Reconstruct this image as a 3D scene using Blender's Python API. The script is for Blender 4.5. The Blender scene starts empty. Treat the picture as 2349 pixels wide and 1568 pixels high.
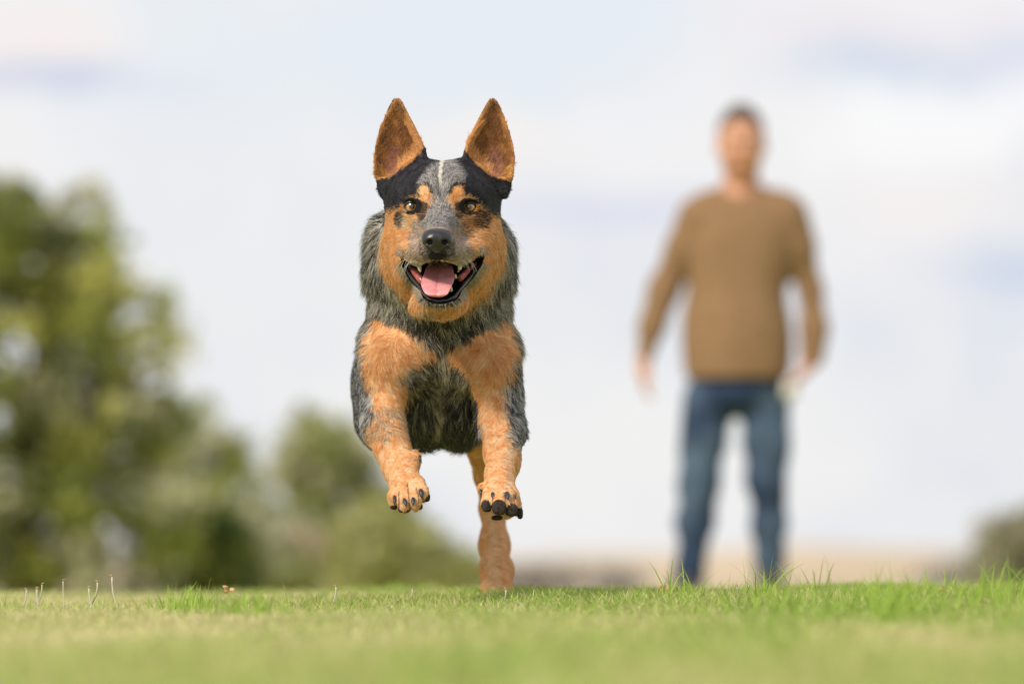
import bpy, math, random
import numpy as np
from mathutils import Vector, Matrix

# ------------------------------------------------------------------ camera
SC = bpy.context.scene
COL = SC.collection
CAMZ = 0.12
FPX = 2349 * 200 / 36.0            # focal length in units of the measuring grid
TH = math.atan(406 / FPX)          # the camera looks slightly up
FW = np.array([0, math.cos(TH), math.sin(TH)])
UP = np.array([0, -math.sin(TH), math.cos(TH)])
CAM = np.array([0, 0, CAMZ])
cam_d = bpy.data.cameras.new("camera")
cam = bpy.data.objects.new("camera", cam_d)
COL.objects.link(cam)
cam.location = (0, 0, CAMZ)
cam.rotation_euler = (math.pi / 2 + TH, 0, 0)
cam_d.lens = 200
cam_d.sensor_width = 36
cam_d.clip_start = 0.1
cam_d.clip_end = 9000
cam_d.dof.use_dof = True
cam_d.dof.focus_distance = 7.66
cam_d.dof.aperture_fstop = 4.0
SC.camera = cam
SC.view_settings.view_transform = 'Standard'
SC.view_settings.look = 'None'
SC.view_settings.gamma = 1
SC.view_settings.exposure = 0.35
SC.render.engine = 'CYCLES'

# ------------------------------------------------------------------ sky and sun
SUN_EL, SUN_AZ = math.radians(38), math.radians(-38)   # azimuth from straight behind the camera, to the left
w = bpy.data.worlds.new("World"); SC.world = w; w.use_nodes = True
nt = w.node_tree; nt.nodes.clear()
N = nt.nodes.new; L = nt.links.new
out = N('ShaderNodeOutputWorld'); bg = N('ShaderNodeBackground'); bg.inputs['Strength'].default_value = 0.082
L(bg.outputs[0], out.inputs[0])
sky = N('ShaderNodeTexSky'); sky.sky_type = 'NISHITA'; sky.sun_disc = False
sky.sun_elevation = SUN_EL
# sun direction vector (towards the sun)
sd = Vector((math.sin(SUN_AZ) * math.cos(SUN_EL), -math.cos(SUN_AZ) * math.cos(SUN_EL), math.sin(SUN_EL)))
sky.sun_rotation = math.atan2(sd.x, sd.y)
sky.air_density = 1.0; sky.dust_density = 2.0
tc = N('ShaderNodeTexCoord')
mp = N('ShaderNodeMapping'); mp.inputs['Scale'].default_value = (1.0, 1.0, 2.0)
L(tc.outputs['Generated'], mp.inputs[0])
nz = N('ShaderNodeTexNoise'); nz.inputs['Scale'].default_value = 9; nz.inputs['Detail'].default_value = 2.5
nz.inputs['Roughness'].default_value = 0.45
L(mp.outputs[0], nz.inputs[0])
cr = N('ShaderNodeValToRGB'); L(nz.outputs[0], cr.inputs[0])
cr.color_ramp.elements[0].position = 0.36; cr.color_ramp.elements[0].color = (7.4, 7.75, 8.5, 1)
cr.color_ramp.elements[1].position = 0.60; cr.color_ramp.elements[1].color = (8.9, 8.75, 8.85, 1)
mx = N('ShaderNodeMixRGB'); mx.inputs[0].default_value = 0.93
L(sky.outputs[0], mx.inputs[1])
last = cr.outputs[0]
def sky_patch(px, py, rx, ry, colr, amt):
    """soft bank of cloud in a fixed compass direction of the sky"""
    global last
    d = FW + (px - 1174.5) / FPX * np.array([1, 0, 0]) + (784 - py) / FPX * UP
    d = d / np.linalg.norm(d)
    s = N('ShaderNodeVectorMath'); s.operation = 'SUBTRACT'; L(tc.outputs['Generated'], s.inputs[0]); s.inputs[1].default_value = tuple(d)
    m = N('ShaderNodeVectorMath'); m.operation = 'MULTIPLY'; L(s.outputs[0], m.inputs[0])
    m.inputs[1].default_value = (FPX / rx, 1, FPX / ry)
    # break up the outline of the bank
    nn = N('ShaderNodeTexNoise'); nn.inputs['Scale'].default_value = 38; nn.inputs['Detail'].default_value = 2
    L(tc.outputs['Generated'], nn.inputs[0])
    a = N('ShaderNodeVectorMath'); a.operation = 'MULTIPLY_ADD'; L(nn.outputs['Color'], a.inputs[0])
    a.inputs[1].default_value = (2.2, 0, 2.2); L(m.outputs[0], a.inputs[2])
    b = N('ShaderNodeVectorMath'); b.operation = 'ADD'; L(a.outputs[0], b.inputs[0]); b.inputs[1].default_value = (-1.1, 0, -1.1)
    ln = N('ShaderNodeVectorMath'); ln.operation = 'LENGTH'; L(b.outputs[0], ln.inputs[0])
    mr = N('ShaderNodeMapRange'); mr.interpolation_type = 'SMOOTHERSTEP'
    L(ln.outputs['Value'], mr.inputs['Value']); mr.inputs['From Min'].default_value = 1.5; mr.inputs['From Max'].default_value = 0.0
    mr.inputs['To Min'].default_value = 0; mr.inputs['To Max'].default_value = amt
    x = N('ShaderNodeMixRGB'); L(mr.outputs[0], x.inputs[0]); L(last, x.inputs[1]); x.inputs[2].default_value = (*colr, 1)
    last = x.outputs[0]
sky_patch(700, 150, 700, 300, (7.9, 8.35, 8.9), .85)
sky_patch(1250, 60, 500, 260, (7.7, 8.3, 9.0), .8)
sky_patch(100, 90, 300, 110, (9.3, 8.5, 8.3), .9)
sky_patch(160, 172, 280, 58, (6.3, 6.7, 8.1), .95)
sky_patch(600, 650, 700, 330, (8.6, 8.65, 8.8), .85)
sky_patch(1150, 330, 260, 80, (9.2, 8.8, 8.6), .8)
sky_patch(1400, 480, 300, 50, (7.2, 7.4, 8.6), .9)
sky_patch(1400, 1050, 1400, 300, (9.0, 8.95, 8.9), .95)
sky_patch(1950, 60, 420, 90, (8.6, 8.0, 8.4), .7)
sky_patch(2050, 155, 270, 95, (6.3, 6.9, 8.2), .95)
sky_patch(2330, 140, 130, 80, (7.0, 7.2, 8.6), .9)
sky_patch(2170, 280, 300, 140, (9.55, 9.5, 9.6), .95)
sky_patch(1500, 300, 200, 110, (9.0, 8.9, 9.0), .7)
sky_patch(2200, 470, 260, 110, (9.2, 8.7, 8.6), .7)
sky_patch(2310, 610, 200, 66, (6.3, 6.95, 8.3), .95)
L(last, mx.inputs[2]); L(mx.outputs[0], bg.inputs['Color'])
sl = bpy.data.lights.new("sun", 'SUN'); so = bpy.data.objects.new("sun", sl); COL.objects.link(so)
sl.energy = 2.9; sl.angle = math.radians(7); sl.color = (1.0, 0.91, 0.78)
so.rotation_euler = sd.to_track_quat('Z', 'Y').to_euler(); so.location = (-4, -3, 6)

# ------------------------------------------------------------------ helpers
def P(px, py, D):
    return CAM + D * (FW + (px - 1174.5) / FPX * np.array([1.0, 0, 0]) + (784 - py) / FPX * UP)
def R(r, D=7.7):
    return r / FPX * D
def proj(p):
    q = p - CAM
    D = q @ FW
    return 1174.5 + FPX * q[..., 0] / D, 784 - FPX * (q @ UP) / D, D

def tag(o, label=None, cat=None, group=None, kind=None):
    if label: o['label'] = label
    if cat: o['category'] = cat
    if group: o['group'] = group
    if kind: o['kind'] = kind
    return o
def empty(name, loc):
    o = bpy.data.objects.new(name, None); COL.objects.link(o); o.location = loc
    o.empty_display_size = 0.1
    return o
def mesh_obj(name, V, F, mat, parent=None, smooth=True, colors=None, attrs=None):
    """V (n,3) world coordinates; F (m,3|4) int array"""
    V = np.asarray(V, dtype=np.float32)
    if parent is not None:
        V = V - np.array(world_loc(parent), dtype=np.float32)
    F = np.asarray(F)
    me = bpy.data.meshes.new(name)
    k = F.shape[1]
    me.vertices.add(len(V)); me.vertices.foreach_set('co', V.ravel())
    me.loops.add(F.size); me.loops.foreach_set('vertex_index', F.ravel().astype(np.int32))
    me.polygons.add(len(F)); me.polygons.foreach_set('loop_start', np.arange(0, F.size, k, dtype=np.int32))
    me.polygons.foreach_set('loop_total', np.full(len(F), k, dtype=np.int32))
    if smooth: me.polygons.foreach_set('use_smooth', np.ones(len(F), dtype=bool))
    me.update(calc_edges=True); me.validate()
    if colors is not None:
        a = me.color_attributes.new('Col', 'FLOAT_COLOR', 'POINT')
        c = np.ones((len(V), 4), dtype=np.float32); c[:, :3] = colors
        a.data.foreach_set('color', c.ravel())
    me.materials.append(mat)
    o = bpy.data.objects.new(name, me); COL.objects.link(o)
    if parent is not None:
        o.parent = parent
    return o
def world_loc(o):
    v = Vector((0, 0, 0))
    while o is not None:
        v = v + Vector(o.location); o = o.parent
    return v

class Field:
    def __init__(s, xs, ys, zs):
        s.xs, s.ys, s.zs = [np.asarray(a, dtype=np.float32) for a in (xs, ys, zs)]
        s.f = np.full((len(xs), len(ys), len(zs)), 0.5, dtype=np.float32)
    def _sl(s, lo, hi):
        r = []
        for a, l, h in zip((s.xs, s.ys, s.zs), lo, hi):
            i = max(0, int(np.searchsorted(a, l)) - 1); j = min(len(a), int(np.searchsorted(a, h)) + 1)
            r.append(slice(i, max(j, i + 1)))
        return tuple(r)
    def grid(s, sl):
        return np.meshgrid(s.xs[sl[0]], s.ys[sl[1]], s.zs[sl[2]], indexing='ij')
    def add(s, fn, lo, hi, k=0.01, m=None):
        m = (k + 0.02) if m is None else m
        lo = np.array(lo) - m; hi = np.array(hi) + m
        sl = s._sl(lo, hi); X, Y, Z = s.grid(sl)
        d = fn(X, Y, Z).astype(np.float32); a = s.f[sl]
        if k > 0:
            h = np.maximum(k - np.abs(a - d), 0) / k
            s.f[sl] = np.minimum(a, d) - h * h * k * 0.25
        else: s.f[sl] = np.minimum(a, d)
    def sub(s, fn, lo, hi, k=0.004, m=0.01):
        lo = np.array(lo) - m; hi = np.array(hi) + m
        sl = s._sl(lo, hi); X, Y, Z = s.grid(sl)
        d = -fn(X, Y, Z).astype(np.float32); a = s.f[sl]
        h = np.maximum(k - np.abs(a - d), 0) / max(k, 1e-6)
        s.f[sl] = np.maximum(a, d) + h * h * k * 0.25
    def cone(s, a, ra, b, rb, k=0.02, sub=False):
        a = np.array(a, dtype=np.float32); b = np.array(b, dtype=np.float32); ab = b - a; L2 = float(ab @ ab) + 1e-12
        def fn(X, Y, Z):
            px, py, pz = X - a[0], Y - a[1], Z - a[2]
            t = np.clip((px * ab[0] + py * ab[1] + pz * ab[2]) / L2, 0, 1)
            return np.sqrt((px - t * ab[0]) ** 2 + (py - t * ab[1]) ** 2 + (pz - t * ab[2]) ** 2) - (ra + (rb - ra) * t)
        lo = np.minimum(a - ra, b - rb); hi = np.maximum(a + ra, b + rb)
        (s.sub if sub else s.add)(fn, lo, hi, k)
    def chain(s, pts, k=0.02):
        for (a, ra), (b, rb) in zip(pts[:-1], pts[1:]): s.cone(a, ra, b, rb, k)
    def ell(s, c, r, k=0.02, rot=None, sub=False):
        c = np.array(c, dtype=np.float32); r = np.array(r, dtype=np.float32)
        M = np.array(Matrix(rot).to_3x3() if rot is not None else Matrix.Identity(3), dtype=np.float32).T
        def fn(X, Y, Z):
            p = [X - c[0], Y - c[1], Z - c[2]]
            q = [M[i, 0] * p[0] + M[i, 1] * p[1] + M[i, 2] * p[2] for i in range(3)]
            k0 = np.sqrt(sum((q[i] / r[i]) ** 2 for i in range(3)))
            k1 = np.sqrt(sum((q[i] / r[i] ** 2) ** 2 for i in range(3))) + 1e-9
            return np.where(k0 < 0.02, -float(r.min()), k0 * (k0 - 1) / k1)
        R_ = float(r.max()) if rot is not None else r
        (s.sub if sub else s.add)(fn, c - R_, c + R_, k)
    def mesh(s, smooth=2):
        f = s.f; ins = f < 0
        nx, ny, nz_ = f.shape
        cnt = np.zeros((nx - 1, ny - 1, nz_ - 1), dtype=np.int8)
        for i in (0, 1):
            for j in (0, 1):
                for k in (0, 1):
                    cnt += ins[i:nx - 1 + i, j:ny - 1 + j, k:nz_ - 1 + k]
        act = np.nonzero((cnt > 0) & (cnt < 8))
        idx = np.full(cnt.shape, -1, dtype=np.int32); n = len(act[0]); idx[act] = np.arange(n)
        I, J, K = act
        acc = np.zeros((n, 3)); wt = np.zeros(n)
        X, Y, Z = s.xs.astype(float), s.ys.astype(float), s.zs.astype(float)
        cs = [(i, j, k) for i in (0, 1) for j in (0, 1) for k in (0, 1)]
        for a in cs:
            for ax in range(3):
                if a[ax] == 1: continue
                b = list(a); b[ax] = 1
                fa = f[I + a[0], J + a[1], K + a[2]]; fb = f[I + b[0], J + b[1], K + b[2]]
                m = (fa < 0) != (fb < 0)
                t = np.where(m, fa / np.where(m, fa - fb, 1), 0)
                pa = np.stack([X[I + a[0]], Y[J + a[1]], Z[K + a[2]]], 1)
                pb = np.stack([X[I + b[0]], Y[J + b[1]], Z[K + b[2]]], 1)
                acc += np.where(m[:, None], pa + (pb - pa) * t[:, None], 0); wt += m
        V = acc / wt[:, None]
        quads = []
        # x edges
        for ax in range(3):
            sh = [slice(None)] * 3; sh2 = [slice(None)] * 3
            sh[ax] = slice(0, -1); sh2[ax] = slice(1, None)
            A = ins[tuple(sh)]; B = ins[tuple(sh2)]
            o1, o2 = [(1, 2), (2, 0), (0, 1)][ax]
            ch = A != B
            e = np.nonzero(ch)
            ok = (e[o1] > 0) & (e[o2] > 0) & (e[o1] < f.shape[o1] - 1) & (e[o2] < f.shape[o2] - 1)
            e = [q[ok] for q in e]
            def cell(d1, d2):
                c = [q.copy() for q in e]; c[o1] = c[o1] - d1; c[o2] = c[o2] - d2
                return idx[c[0], c[1], c[2]]
            q = np.stack([cell(1, 1), cell(0, 1), cell(0, 0), cell(1, 0)], 1)
            fl = ~A[tuple(e)]
            q[fl] = q[fl][:, ::-1]
            quads.append(q)
        Q = np.concatenate(quads); Q = Q[(Q >= 0).all(1)]
        for _ in range(smooth):
            S = np.zeros_like(V); c = np.zeros(n)
            for a, b in ((0, 1), (1, 2), (2, 3), (3, 0)):
                for u, v in ((a, b), (b, a)):
                    for d in range(3): S[:, d] += np.bincount(Q[:, u], V[Q[:, v], d], n)
                    c += np.bincount(Q[:, u], minlength=n)
            V = V * 0.45 + 0.55 * S / np.maximum(c, 1)[:, None]
        return V, Q

def lin(a, b, st): return np.arange(a, b, st)

def verts_normals(V, Q):
    a = V[Q[:, 2]] - V[Q[:, 0]]; b = V[Q[:, 3]] - V[Q[:, 1]]
    n = np.cross(a, b); Nn = np.zeros_like(V)
    for i in range(4):
        for d in range(3): Nn[:, d] += np.bincount(Q[:, i], n[:, d], len(V))
    return Nn / (np.linalg.norm(Nn, axis=1, keepdims=True) + 1e-12)

def poly_sd(px, py, poly):
    """signed distance (negative inside) of many points to a polygon"""
    poly = np.array(poly, dtype=float); n = len(poly)
    d = np.full(px.shape, 1e9); ins = np.zeros(px.shape, dtype=bool)
    for i in range(n):
        x0, y0 = poly[i]; x1, y1 = poly[(i + 1) % n]
        ex, ey = x1 - x0, y1 - y0
        t = np.clip(((px - x0) * ex + (py - y0) * ey) / (ex * ex + ey * ey + 1e-9), 0, 1)
        d = np.minimum(d, (px - x0 - t * ex) ** 2 + (py - y0 - t * ey) ** 2)
        c = ((y0 > py) != (y1 > py))
        xi = x0 + (py - y0) * ex / (ey if ey != 0 else 1e-9)
        ins ^= c & (px < xi)
    d = np.sqrt(d)
    return np.where(ins, -d, d)

class SNoise:
    """smooth pseudo noise: a sum of plane waves"""
    def __init__(s, seed, freq, n=14):
        r = np.random.RandomState(seed)
        k = r.normal(size=(n, 3)); k /= np.linalg.norm(k, axis=1, keepdims=True)
        s.k = k * freq * r.uniform(.6, 1.6, (n, 1)) * 2 * math.pi; s.ph = r.uniform(0, 6.28, n); s.n = n
    def __call__(s, p):
        return np.sin(p @ s.k.T + s.ph).sum(1) / math.sqrt(s.n / 2) * 0.7

# ------------------------------------------------------------------ materials
def mat(name, col, rough=0.6, spec=0.5, noise=None, bump=None, sss=0, vcol=False, coat=0, sheen=0):
    m = bpy.data.materials.new(name); m.use_nodes = True
    t = m.node_tree; b = t.nodes['Principled BSDF']
    b.inputs['Base Color'].default_value = (*col, 1); b.inputs['Roughness'].default_value = rough
    b.inputs['Specular IOR Level'].default_value = spec
    b.inputs['Coat Weight'].default_value = coat; b.inputs['Coat Roughness'].default_value = 0.08
    b.inputs['Sheen Weight'].default_value = sheen
    src = None
    if vcol:
        a = t.nodes.new('ShaderNodeAttribute'); a.attribute_name = 'Col'; src = a.outputs['Color']
    tcn = t.nodes.new('ShaderNodeTexCoord')
    if noise:
        col2, sc, lo, hi = noise
        n = t.nodes.new('ShaderNodeTexNoise'); n.inputs['Scale'].default_value = sc; n.inputs['Detail'].default_value = 4
        t.links.new(tcn.outputs['Object'], n.inputs[0])
        mr = t.nodes.new('ShaderNodeMapRange'); mr.inputs['From Min'].default_value = lo; mr.inputs['From Max'].default_value = hi
        t.links.new(n.outputs[0], mr.inputs[0])
        x = t.nodes.new('ShaderNodeMixRGB'); t.links.new(mr.outputs[0], x.inputs[0])
        if src is not None:
            t.links.new(src, x.inputs[1])
        else: x.inputs[1].default_value = (*col, 1)
        x.inputs[2].default_value = (*col2, 1); src = x.outputs[0]
    if src is not None: t.links.new(src, b.inputs['Base Color'])
    if bump:
        sc, st, dist = bump
        n = t.nodes.new('ShaderNodeTexNoise'); n.inputs['Scale'].default_value = sc; n.inputs['Detail'].default_value = 3
        t.links.new(tcn.outputs['Object'], n.inputs[0])
        bp = t.nodes.new('ShaderNodeBump'); bp.inputs['Strength'].default_value = st; bp.inputs['Distance'].default_value = dist
        t.links.new(n.outputs[0], bp.inputs['Height']); t.links.new(bp.outputs[0], b.inputs['Normal'])
    if sss:
        b.inputs['Subsurface Weight'].default_value = sss; b.inputs['Subsurface Radius'].default_value = (0.006, 0.002, 0.001)
        b.inputs['Subsurface Scale'].default_value = 1
    return m
def leaf_mat(name, translucency=0.35, rough=0.55):
    m = bpy.data.materials.new(name); m.use_nodes = True
    t = m.node_tree; b = t.nodes['Principled BSDF']; b.inputs['Roughness'].default_value = rough
    b.inputs['Specular IOR Level'].default_value = 0.25
    a = t.nodes.new('ShaderNodeAttribute'); a.attribute_name = 'Col'
    t.links.new(a.outputs['Color'], b.inputs['Base Color'])
    tr = t.nodes.new('ShaderNodeBsdfTranslucent'); t.links.new(a.outputs['Color'], tr.inputs[0])
    ms = t.nodes.new('ShaderNodeMixShader'); ms.inputs[0].default_value = translucency
    t.links.new(b.outputs[0], ms.inputs[1]); t.links.new(tr.outputs[0], ms.inputs[2])
    t.links.new(ms.outputs[0], t.nodes['Material Output'].inputs[0])
    return m
NHAIR = 1150000

# ------------------------------------------------------------------ ground
def gz(x, y):
    x = np.asarray(x, dtype=float); y = np.asarray(y, dtype=float)
    t = np.maximum(y - 8.25, 0)
    z = -0.0165 * (np.sqrt(t * t + 0.35 ** 2) - 0.35)
    z = z - 0.035 * np.maximum(y - 62, 0) + 0.035 * np.maximum(y - 190, 0)
    far = np.clip((y - 190) / 330.0, 0, 1); far = far * far * (3 - 2 * far)
    px = 1174.5 + FPX * x / np.maximum(y, 1)
    prof = 1266 + 9 * np.sin(px / 173.0 + .8) + 5 * np.sin(px / 77.0) - 14 * np.exp(-((px - 2090) / 190.0) ** 2)
    top = CAMZ - (prof - 1190) / FPX * 520
    base = -0.0165 * (62 - 8.25) - 0.035 * 128 - 0.0165 * (np.minimum(y, 520) - 62)
    z = np.where(y > 190, base * (1 - far) + top * far, z)
    z = z - 0.01 * np.maximum(y - 520, 0)
    bump = 0.004 * np.sin(x * 2.3 + 1) * np.sin(y * 1.7) + 0.003 * np.sin(x * 5.1 + y * 3.3)
    side = 0.010 * np.tanh(x * 1.2) * np.exp(-((y - 8) / 3) ** 2)
    return z + bump * (y < 30) + side
ys_ = np.concatenate([np.arange(-30, 2, 4.0), np.arange(2, 14, 0.15), np.arange(14, 62, 1.5), np.arange(62, 600, 9), np.array([700, 1000, 2000, 5000.])])
xs_ = np.concatenate([-np.array([3000, 1200, 500, 240, 150, 100, 60, 30, 14., 7]), np.arange(-4, 4.01, 0.16), np.array([7, 14., 30, 60, 100, 150, 240, 500, 1200, 3000])])
xs_ = np.unique(np.concatenate([xs_, np.arange(-70, 70, 4.0)]))
GX, GY = np.meshgrid(xs_, ys_, indexing='ij'); GZ = gz(GX, GY)
Vg = np.stack([GX, GY, GZ], -1).reshape(-1, 3)
ni, nj = GX.shape
ii, jj = np.meshgrid(np.arange(ni - 1), np.arange(nj - 1), indexing='ij'); q0 = (ii * nj + jj).ravel()
Fg = np.stack([q0, q0 + nj, q0 + nj + 1, q0 + 1], 1)
gm = bpy.data.materials.new('turf_and_dry_field'); gm.use_nodes = True
t = gm.node_tree; b = t.nodes['Principled BSDF']; b.inputs['Roughness'].default_value = .9; b.inputs['Specular IOR Level'].default_value = .1
geo = t.nodes.new('ShaderNodeNewGeometry'); sx = t.nodes.new('ShaderNodeSeparateXYZ'); t.links.new(geo.outputs['Position'], sx.inputs[0])
n1 = t.nodes.new('ShaderNodeTexNoise'); n1.inputs['Scale'].default_value = 3.0; n1.inputs['Detail'].default_value = 5; t.links.new(geo.outputs['Position'], n1.inputs[0])
r1 = t.nodes.new('ShaderNodeValToRGB'); t.links.new(n1.outputs[0], r1.inputs[0])
r1.color_ramp.elements[0].position = .35; r1.color_ramp.elements[0].color = (.34, .38, .12, 1)
r1.color_ramp.elements[1].position = .65; r1.color_ramp.elements[1].color = (.45, .44, .19, 1)
n2 = t.nodes.new('ShaderNodeTexNoise'); n2.inputs['Scale'].default_value = .03; n2.inputs['Detail'].default_value = 6; t.links.new(geo.outputs['Position'], n2.inputs[0])
r2 = t.nodes.new('ShaderNodeValToRGB'); t.links.new(n2.outputs[0], r2.inputs[0])
r2.color_ramp.elements[0].position = .35; r2.color_ramp.elements[0].color = (.42, .33, .22, 1)
r2.color_ramp.elements[1].position = .7; r2.color_ramp.elements[1].color = (.58, .47, .33, 1)
mr = t.nodes.new('ShaderNodeMapRange'); mr.inputs['From Min'].default_value = 70; mr.inputs['From Max'].default_value = 200; t.links.new(sx.outputs[1], mr.inputs[0])
x = t.nodes.new('ShaderNodeMixRGB'); t.links.new(mr.outputs[0], x.inputs[0]); t.links.new(r1.outputs[0], x.inputs[1]); t.links.new(r2.outputs[0], x.inputs[2])
t.links.new(x.outputs[0], b.inputs['Base Color'])
ground = mesh_obj('ground', Vg, Fg, gm); tag(ground, 'gently sloping turf running out to pale dry hills', 'ground', kind='structure')

# ------------------------------------------------------------------ grass (uncountable short turf)
rs = np.random.RandomState(5)
LIME = np.array([.30, .43, .07]); OLIVE = np.array([.44, .475, .165]); STRAW = np.array([.70, .60, .36]); MOSS = np.array([.24, .36, .09])
def blades(x, y, h, wd, lean, col, z0=None, rs=rs):
    n = len(x); z = gz(x, y) - 0.002 if z0 is None else z0
    a = rs.uniform(0, 6.28, n); la = rs.uniform(0, 6.28, n)
    sx_, sy_ = np.cos(a) * wd / 2, np.sin(a) * wd / 2
    dx, dy = np.cos(la) * lean, np.sin(la) * lean
    rows = []
    for tt, ww in ((0, 1.0), (.4, .85), (.75, .55), (1, .06)):
        cx = x + dx * h * tt ** 1.8; cy = y + dy * h * tt ** 1.8; cz = z + h * tt * (1 - 0.25 * lean * tt)
        rows.append(np.stack([cx - sx_ * ww, cy - sy_ * ww, cz], 1)); rows.append(np.stack([cx + sx_ * ww, cy + sy_ * ww, cz], 1))
    V = np.stack(rows, 1).reshape(-1, 3); b0 = np.arange(n) * 8
    F = np.concatenate([np.stack([b0 + 2 * k, b0 + 2 * k + 1, b0 + 2 * k + 3, b0 + 2 * k + 2], 1) for k in range(3)])
    C = np.repeat(col, 8, axis=0)
    return V, F, C
parts = []
na, nb = SNoise(1, .9), SNoise(2, 3.0)
def turf_cols(x, y, n):
    p = np.stack([x * 2.2, y * .55, 0 * x], 1)
    u = 1174.5 + FPX * x / y
    g = na(p) * .42 + nb(p * np.array([.8, .25, 1])) * .28 + .02 + np.clip((u - 1300) / 2200, -.5, .5)
    r = rs.normal(0, .45, n) + g
    c = np.where((r > .22)[:, None], LIME * .8 + MOSS * .2, OLIVE)
    c = np.where((r < -.62)[:, None], STRAW * .6 + OLIVE * .4, c)
    c = np.where((rs.rand(n) < .10)[:, None], STRAW, c)
    return c * rs.uniform(.75, 1.2, (n, 1)), g
def field(y0, y1, dens, hmul, wd):
    n = int(dens * (y1 - y0) * 2 * (0.1 * (y0 + y1) / 2 + .7))
    y = rs.uniform(y0, y1, n); x = rs.uniform(-1, 1, n) * (0.1 * y + .7)
    c, g = turf_cols(x, y, n)
    h = hmul * rs.uniform(.008, .022, n) * (1 + .35 * np.clip(g, -1, 1))
    parts.append(blades(x, y, h, wd * rs.uniform(.6, 1.2, n), rs.uniform(.2, 1.4, n), c))
field(3.0, 6.3, 12000, 1.0, .0026)
field(6.3, 9.4, 26000, 1.0, .0018)
field(9.4, 22, 2500, 1.6, .004)
def tuft(px, D, n, h, spread=.02, col=LIME, lean=.5, wd=.0022):
    p = P(px, 1370, D); x0, y0 = p[0], p[1]
    x = x0 + rs.normal(0, spread, n); y = y0 + rs.normal(0, spread * 1.5, n)
    parts.append(blades(x, y, h * rs.uniform(.45, 1.05, n), wd * rs.uniform(.7, 1.3, n), rs.uniform(.1, lean * 1.6, n), col * rs.uniform(.8, 1.25, (n, 1))))
for (px, D, n, h, s_) in [(400, 7.75, 40, .034, .018), (440, 7.5, 45, .042, .02), (465, 7.8, 20, .038, .01), (560, 6.9, 45, .042, .03), (620, 6.9, 30, .03, .03),
        (545, 7.8, 12, .03, .01), (660, 7.7, 1, .042, .002), (1560, 8.2, 10, .034, .012), (1580, 7.6, 16, .044, .01), (1545, 7.7, 7, .045, .008), (1640, 7.8, 14, .03, .03),
        (1735, 7.75, 14, .05, .012), (1765, 7.7, 12, .046, .012), (1800, 6.9, 12, .050, .014), (1750, 7.0, 26, .040, .03), (1820, 8.2, 10, .045, .02), (1870, 7.4, 12, .034, .03),
        (1900, 8.4, 4, .06, .01), (1980, 7.2, 30, .032, .03), (2035, 6.7, 60, .05, .018), (2040, 6.9, 30, .05, .015), (2170, 7.6, 6, .048, .006), (2110, 7.5, 25, .03, .03),
        (2190, 7.9, 12, .036, .02), (2240, 7.2, 30, .036, .03), (2310, 7.1, 40, .056, .022), (2345, 7.3, 30, .05, .02), (2280, 7.8, 14, .04, .02), (1290, 7.8, 12, .022, .03),
        (1490, 7.7, 20, .028, .03), (1010, 7.8, 12, .02, .03), (900, 7.8, 12, .022, .03), (1050, 7.9, 6, .024, .02), (720, 7.8, 14, .024, .04), (780, 7.4, 20, .024, .04), (2420, 7.6, 40, .05, .03), (2040, 6.3, 40, .05, .016), (1830, 6.5, 24, .045, .02), (2290, 6.4, 40, .05, .03), (2180, 6.8, 20, .05, .02), (1620, 6.8, 14, .035, .03), (1850, 8.0, 8, .05, .015), (2100, 8.0, 10, .042, .02), (500, 7.3, 24, .034, .03), (430, 7.0, 30, .036, .03), (570, 7.9, 8, .034, .01)]:
    tuft(px, D, n, h * (1.45 if px > 1500 else 1.25), s_)
for _ in range(420):
    px = rs.uniform(-200, 2550); tuft(px, rs.uniform(7.2, 8.2), rs.randint(2, 6), rs.uniform(.018, .033), .008, LIME if rs.rand() < .6 else OLIVE, wd=.0016)
for _ in range(220):
    px = rs.uniform(1500, 2600); tuft(px, rs.uniform(6.5, 8.3), rs.randint(3, 7), rs.uniform(.02, .036), .01, LIME)
Vs, Fs, Cs, off = [], [], [], 0
for V, F, C in parts:
    Vs.append(V); Fs.append(F + off); Cs.append(C); off += len(V)
grass = mesh_obj('grass', np.concatenate(Vs), np.concatenate(Fs), leaf_mat('grass_blades', .35), colors=np.concatenate(Cs))
tag(grass, 'short green and straw coloured turf across the foreground', 'grass', kind='stuff')

# a tube mesh along a polyline
def tube(pts, rad, seg=8):
    pts = np.array(pts, float); n = len(pts); V = []
    for i in range(n):
        d = pts[min(i + 1, n - 1)] - pts[max(i - 1, 0)]; d /= np.linalg.norm(d) + 1e-9
        a = np.cross(d, [0.31, .2, .93] if abs(d[2]) < .9 else [1, 0.1, 0]); a /= np.linalg.norm(a); b_ = np.cross(d, a)
        for k in range(seg):
            an = 2 * math.pi * k / seg; V.append(pts[i] + rad[i] * (math.cos(an) * a + math.sin(an) * b_))
    F = []
    for i in range(n - 1):
        for k in range(seg):
            F.append((i * seg + k, i * seg + (k + 1) % seg, (i + 1) * seg + (k + 1) % seg, (i + 1) * seg + k))
    V.append(pts[0]); V.append(pts[-1])
    m = len(V)
    for k in range(0, seg, 2):
        F.append((m - 2, (k + 2) % seg, (k + 1) % seg, k))
        e = (n - 1) * seg; F.append((m - 1, e + k, e + (k + 1) % seg, e + (k + 2) % seg))
    return np.array(V), np.array(F)
def merge(lst):
    Vs, Fs, o = [], [], 0
    for V, F in lst:
        Vs.append(V); Fs.append(F + o); o += len(V)
    return np.concatenate(Vs), np.concatenate(Fs)

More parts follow.
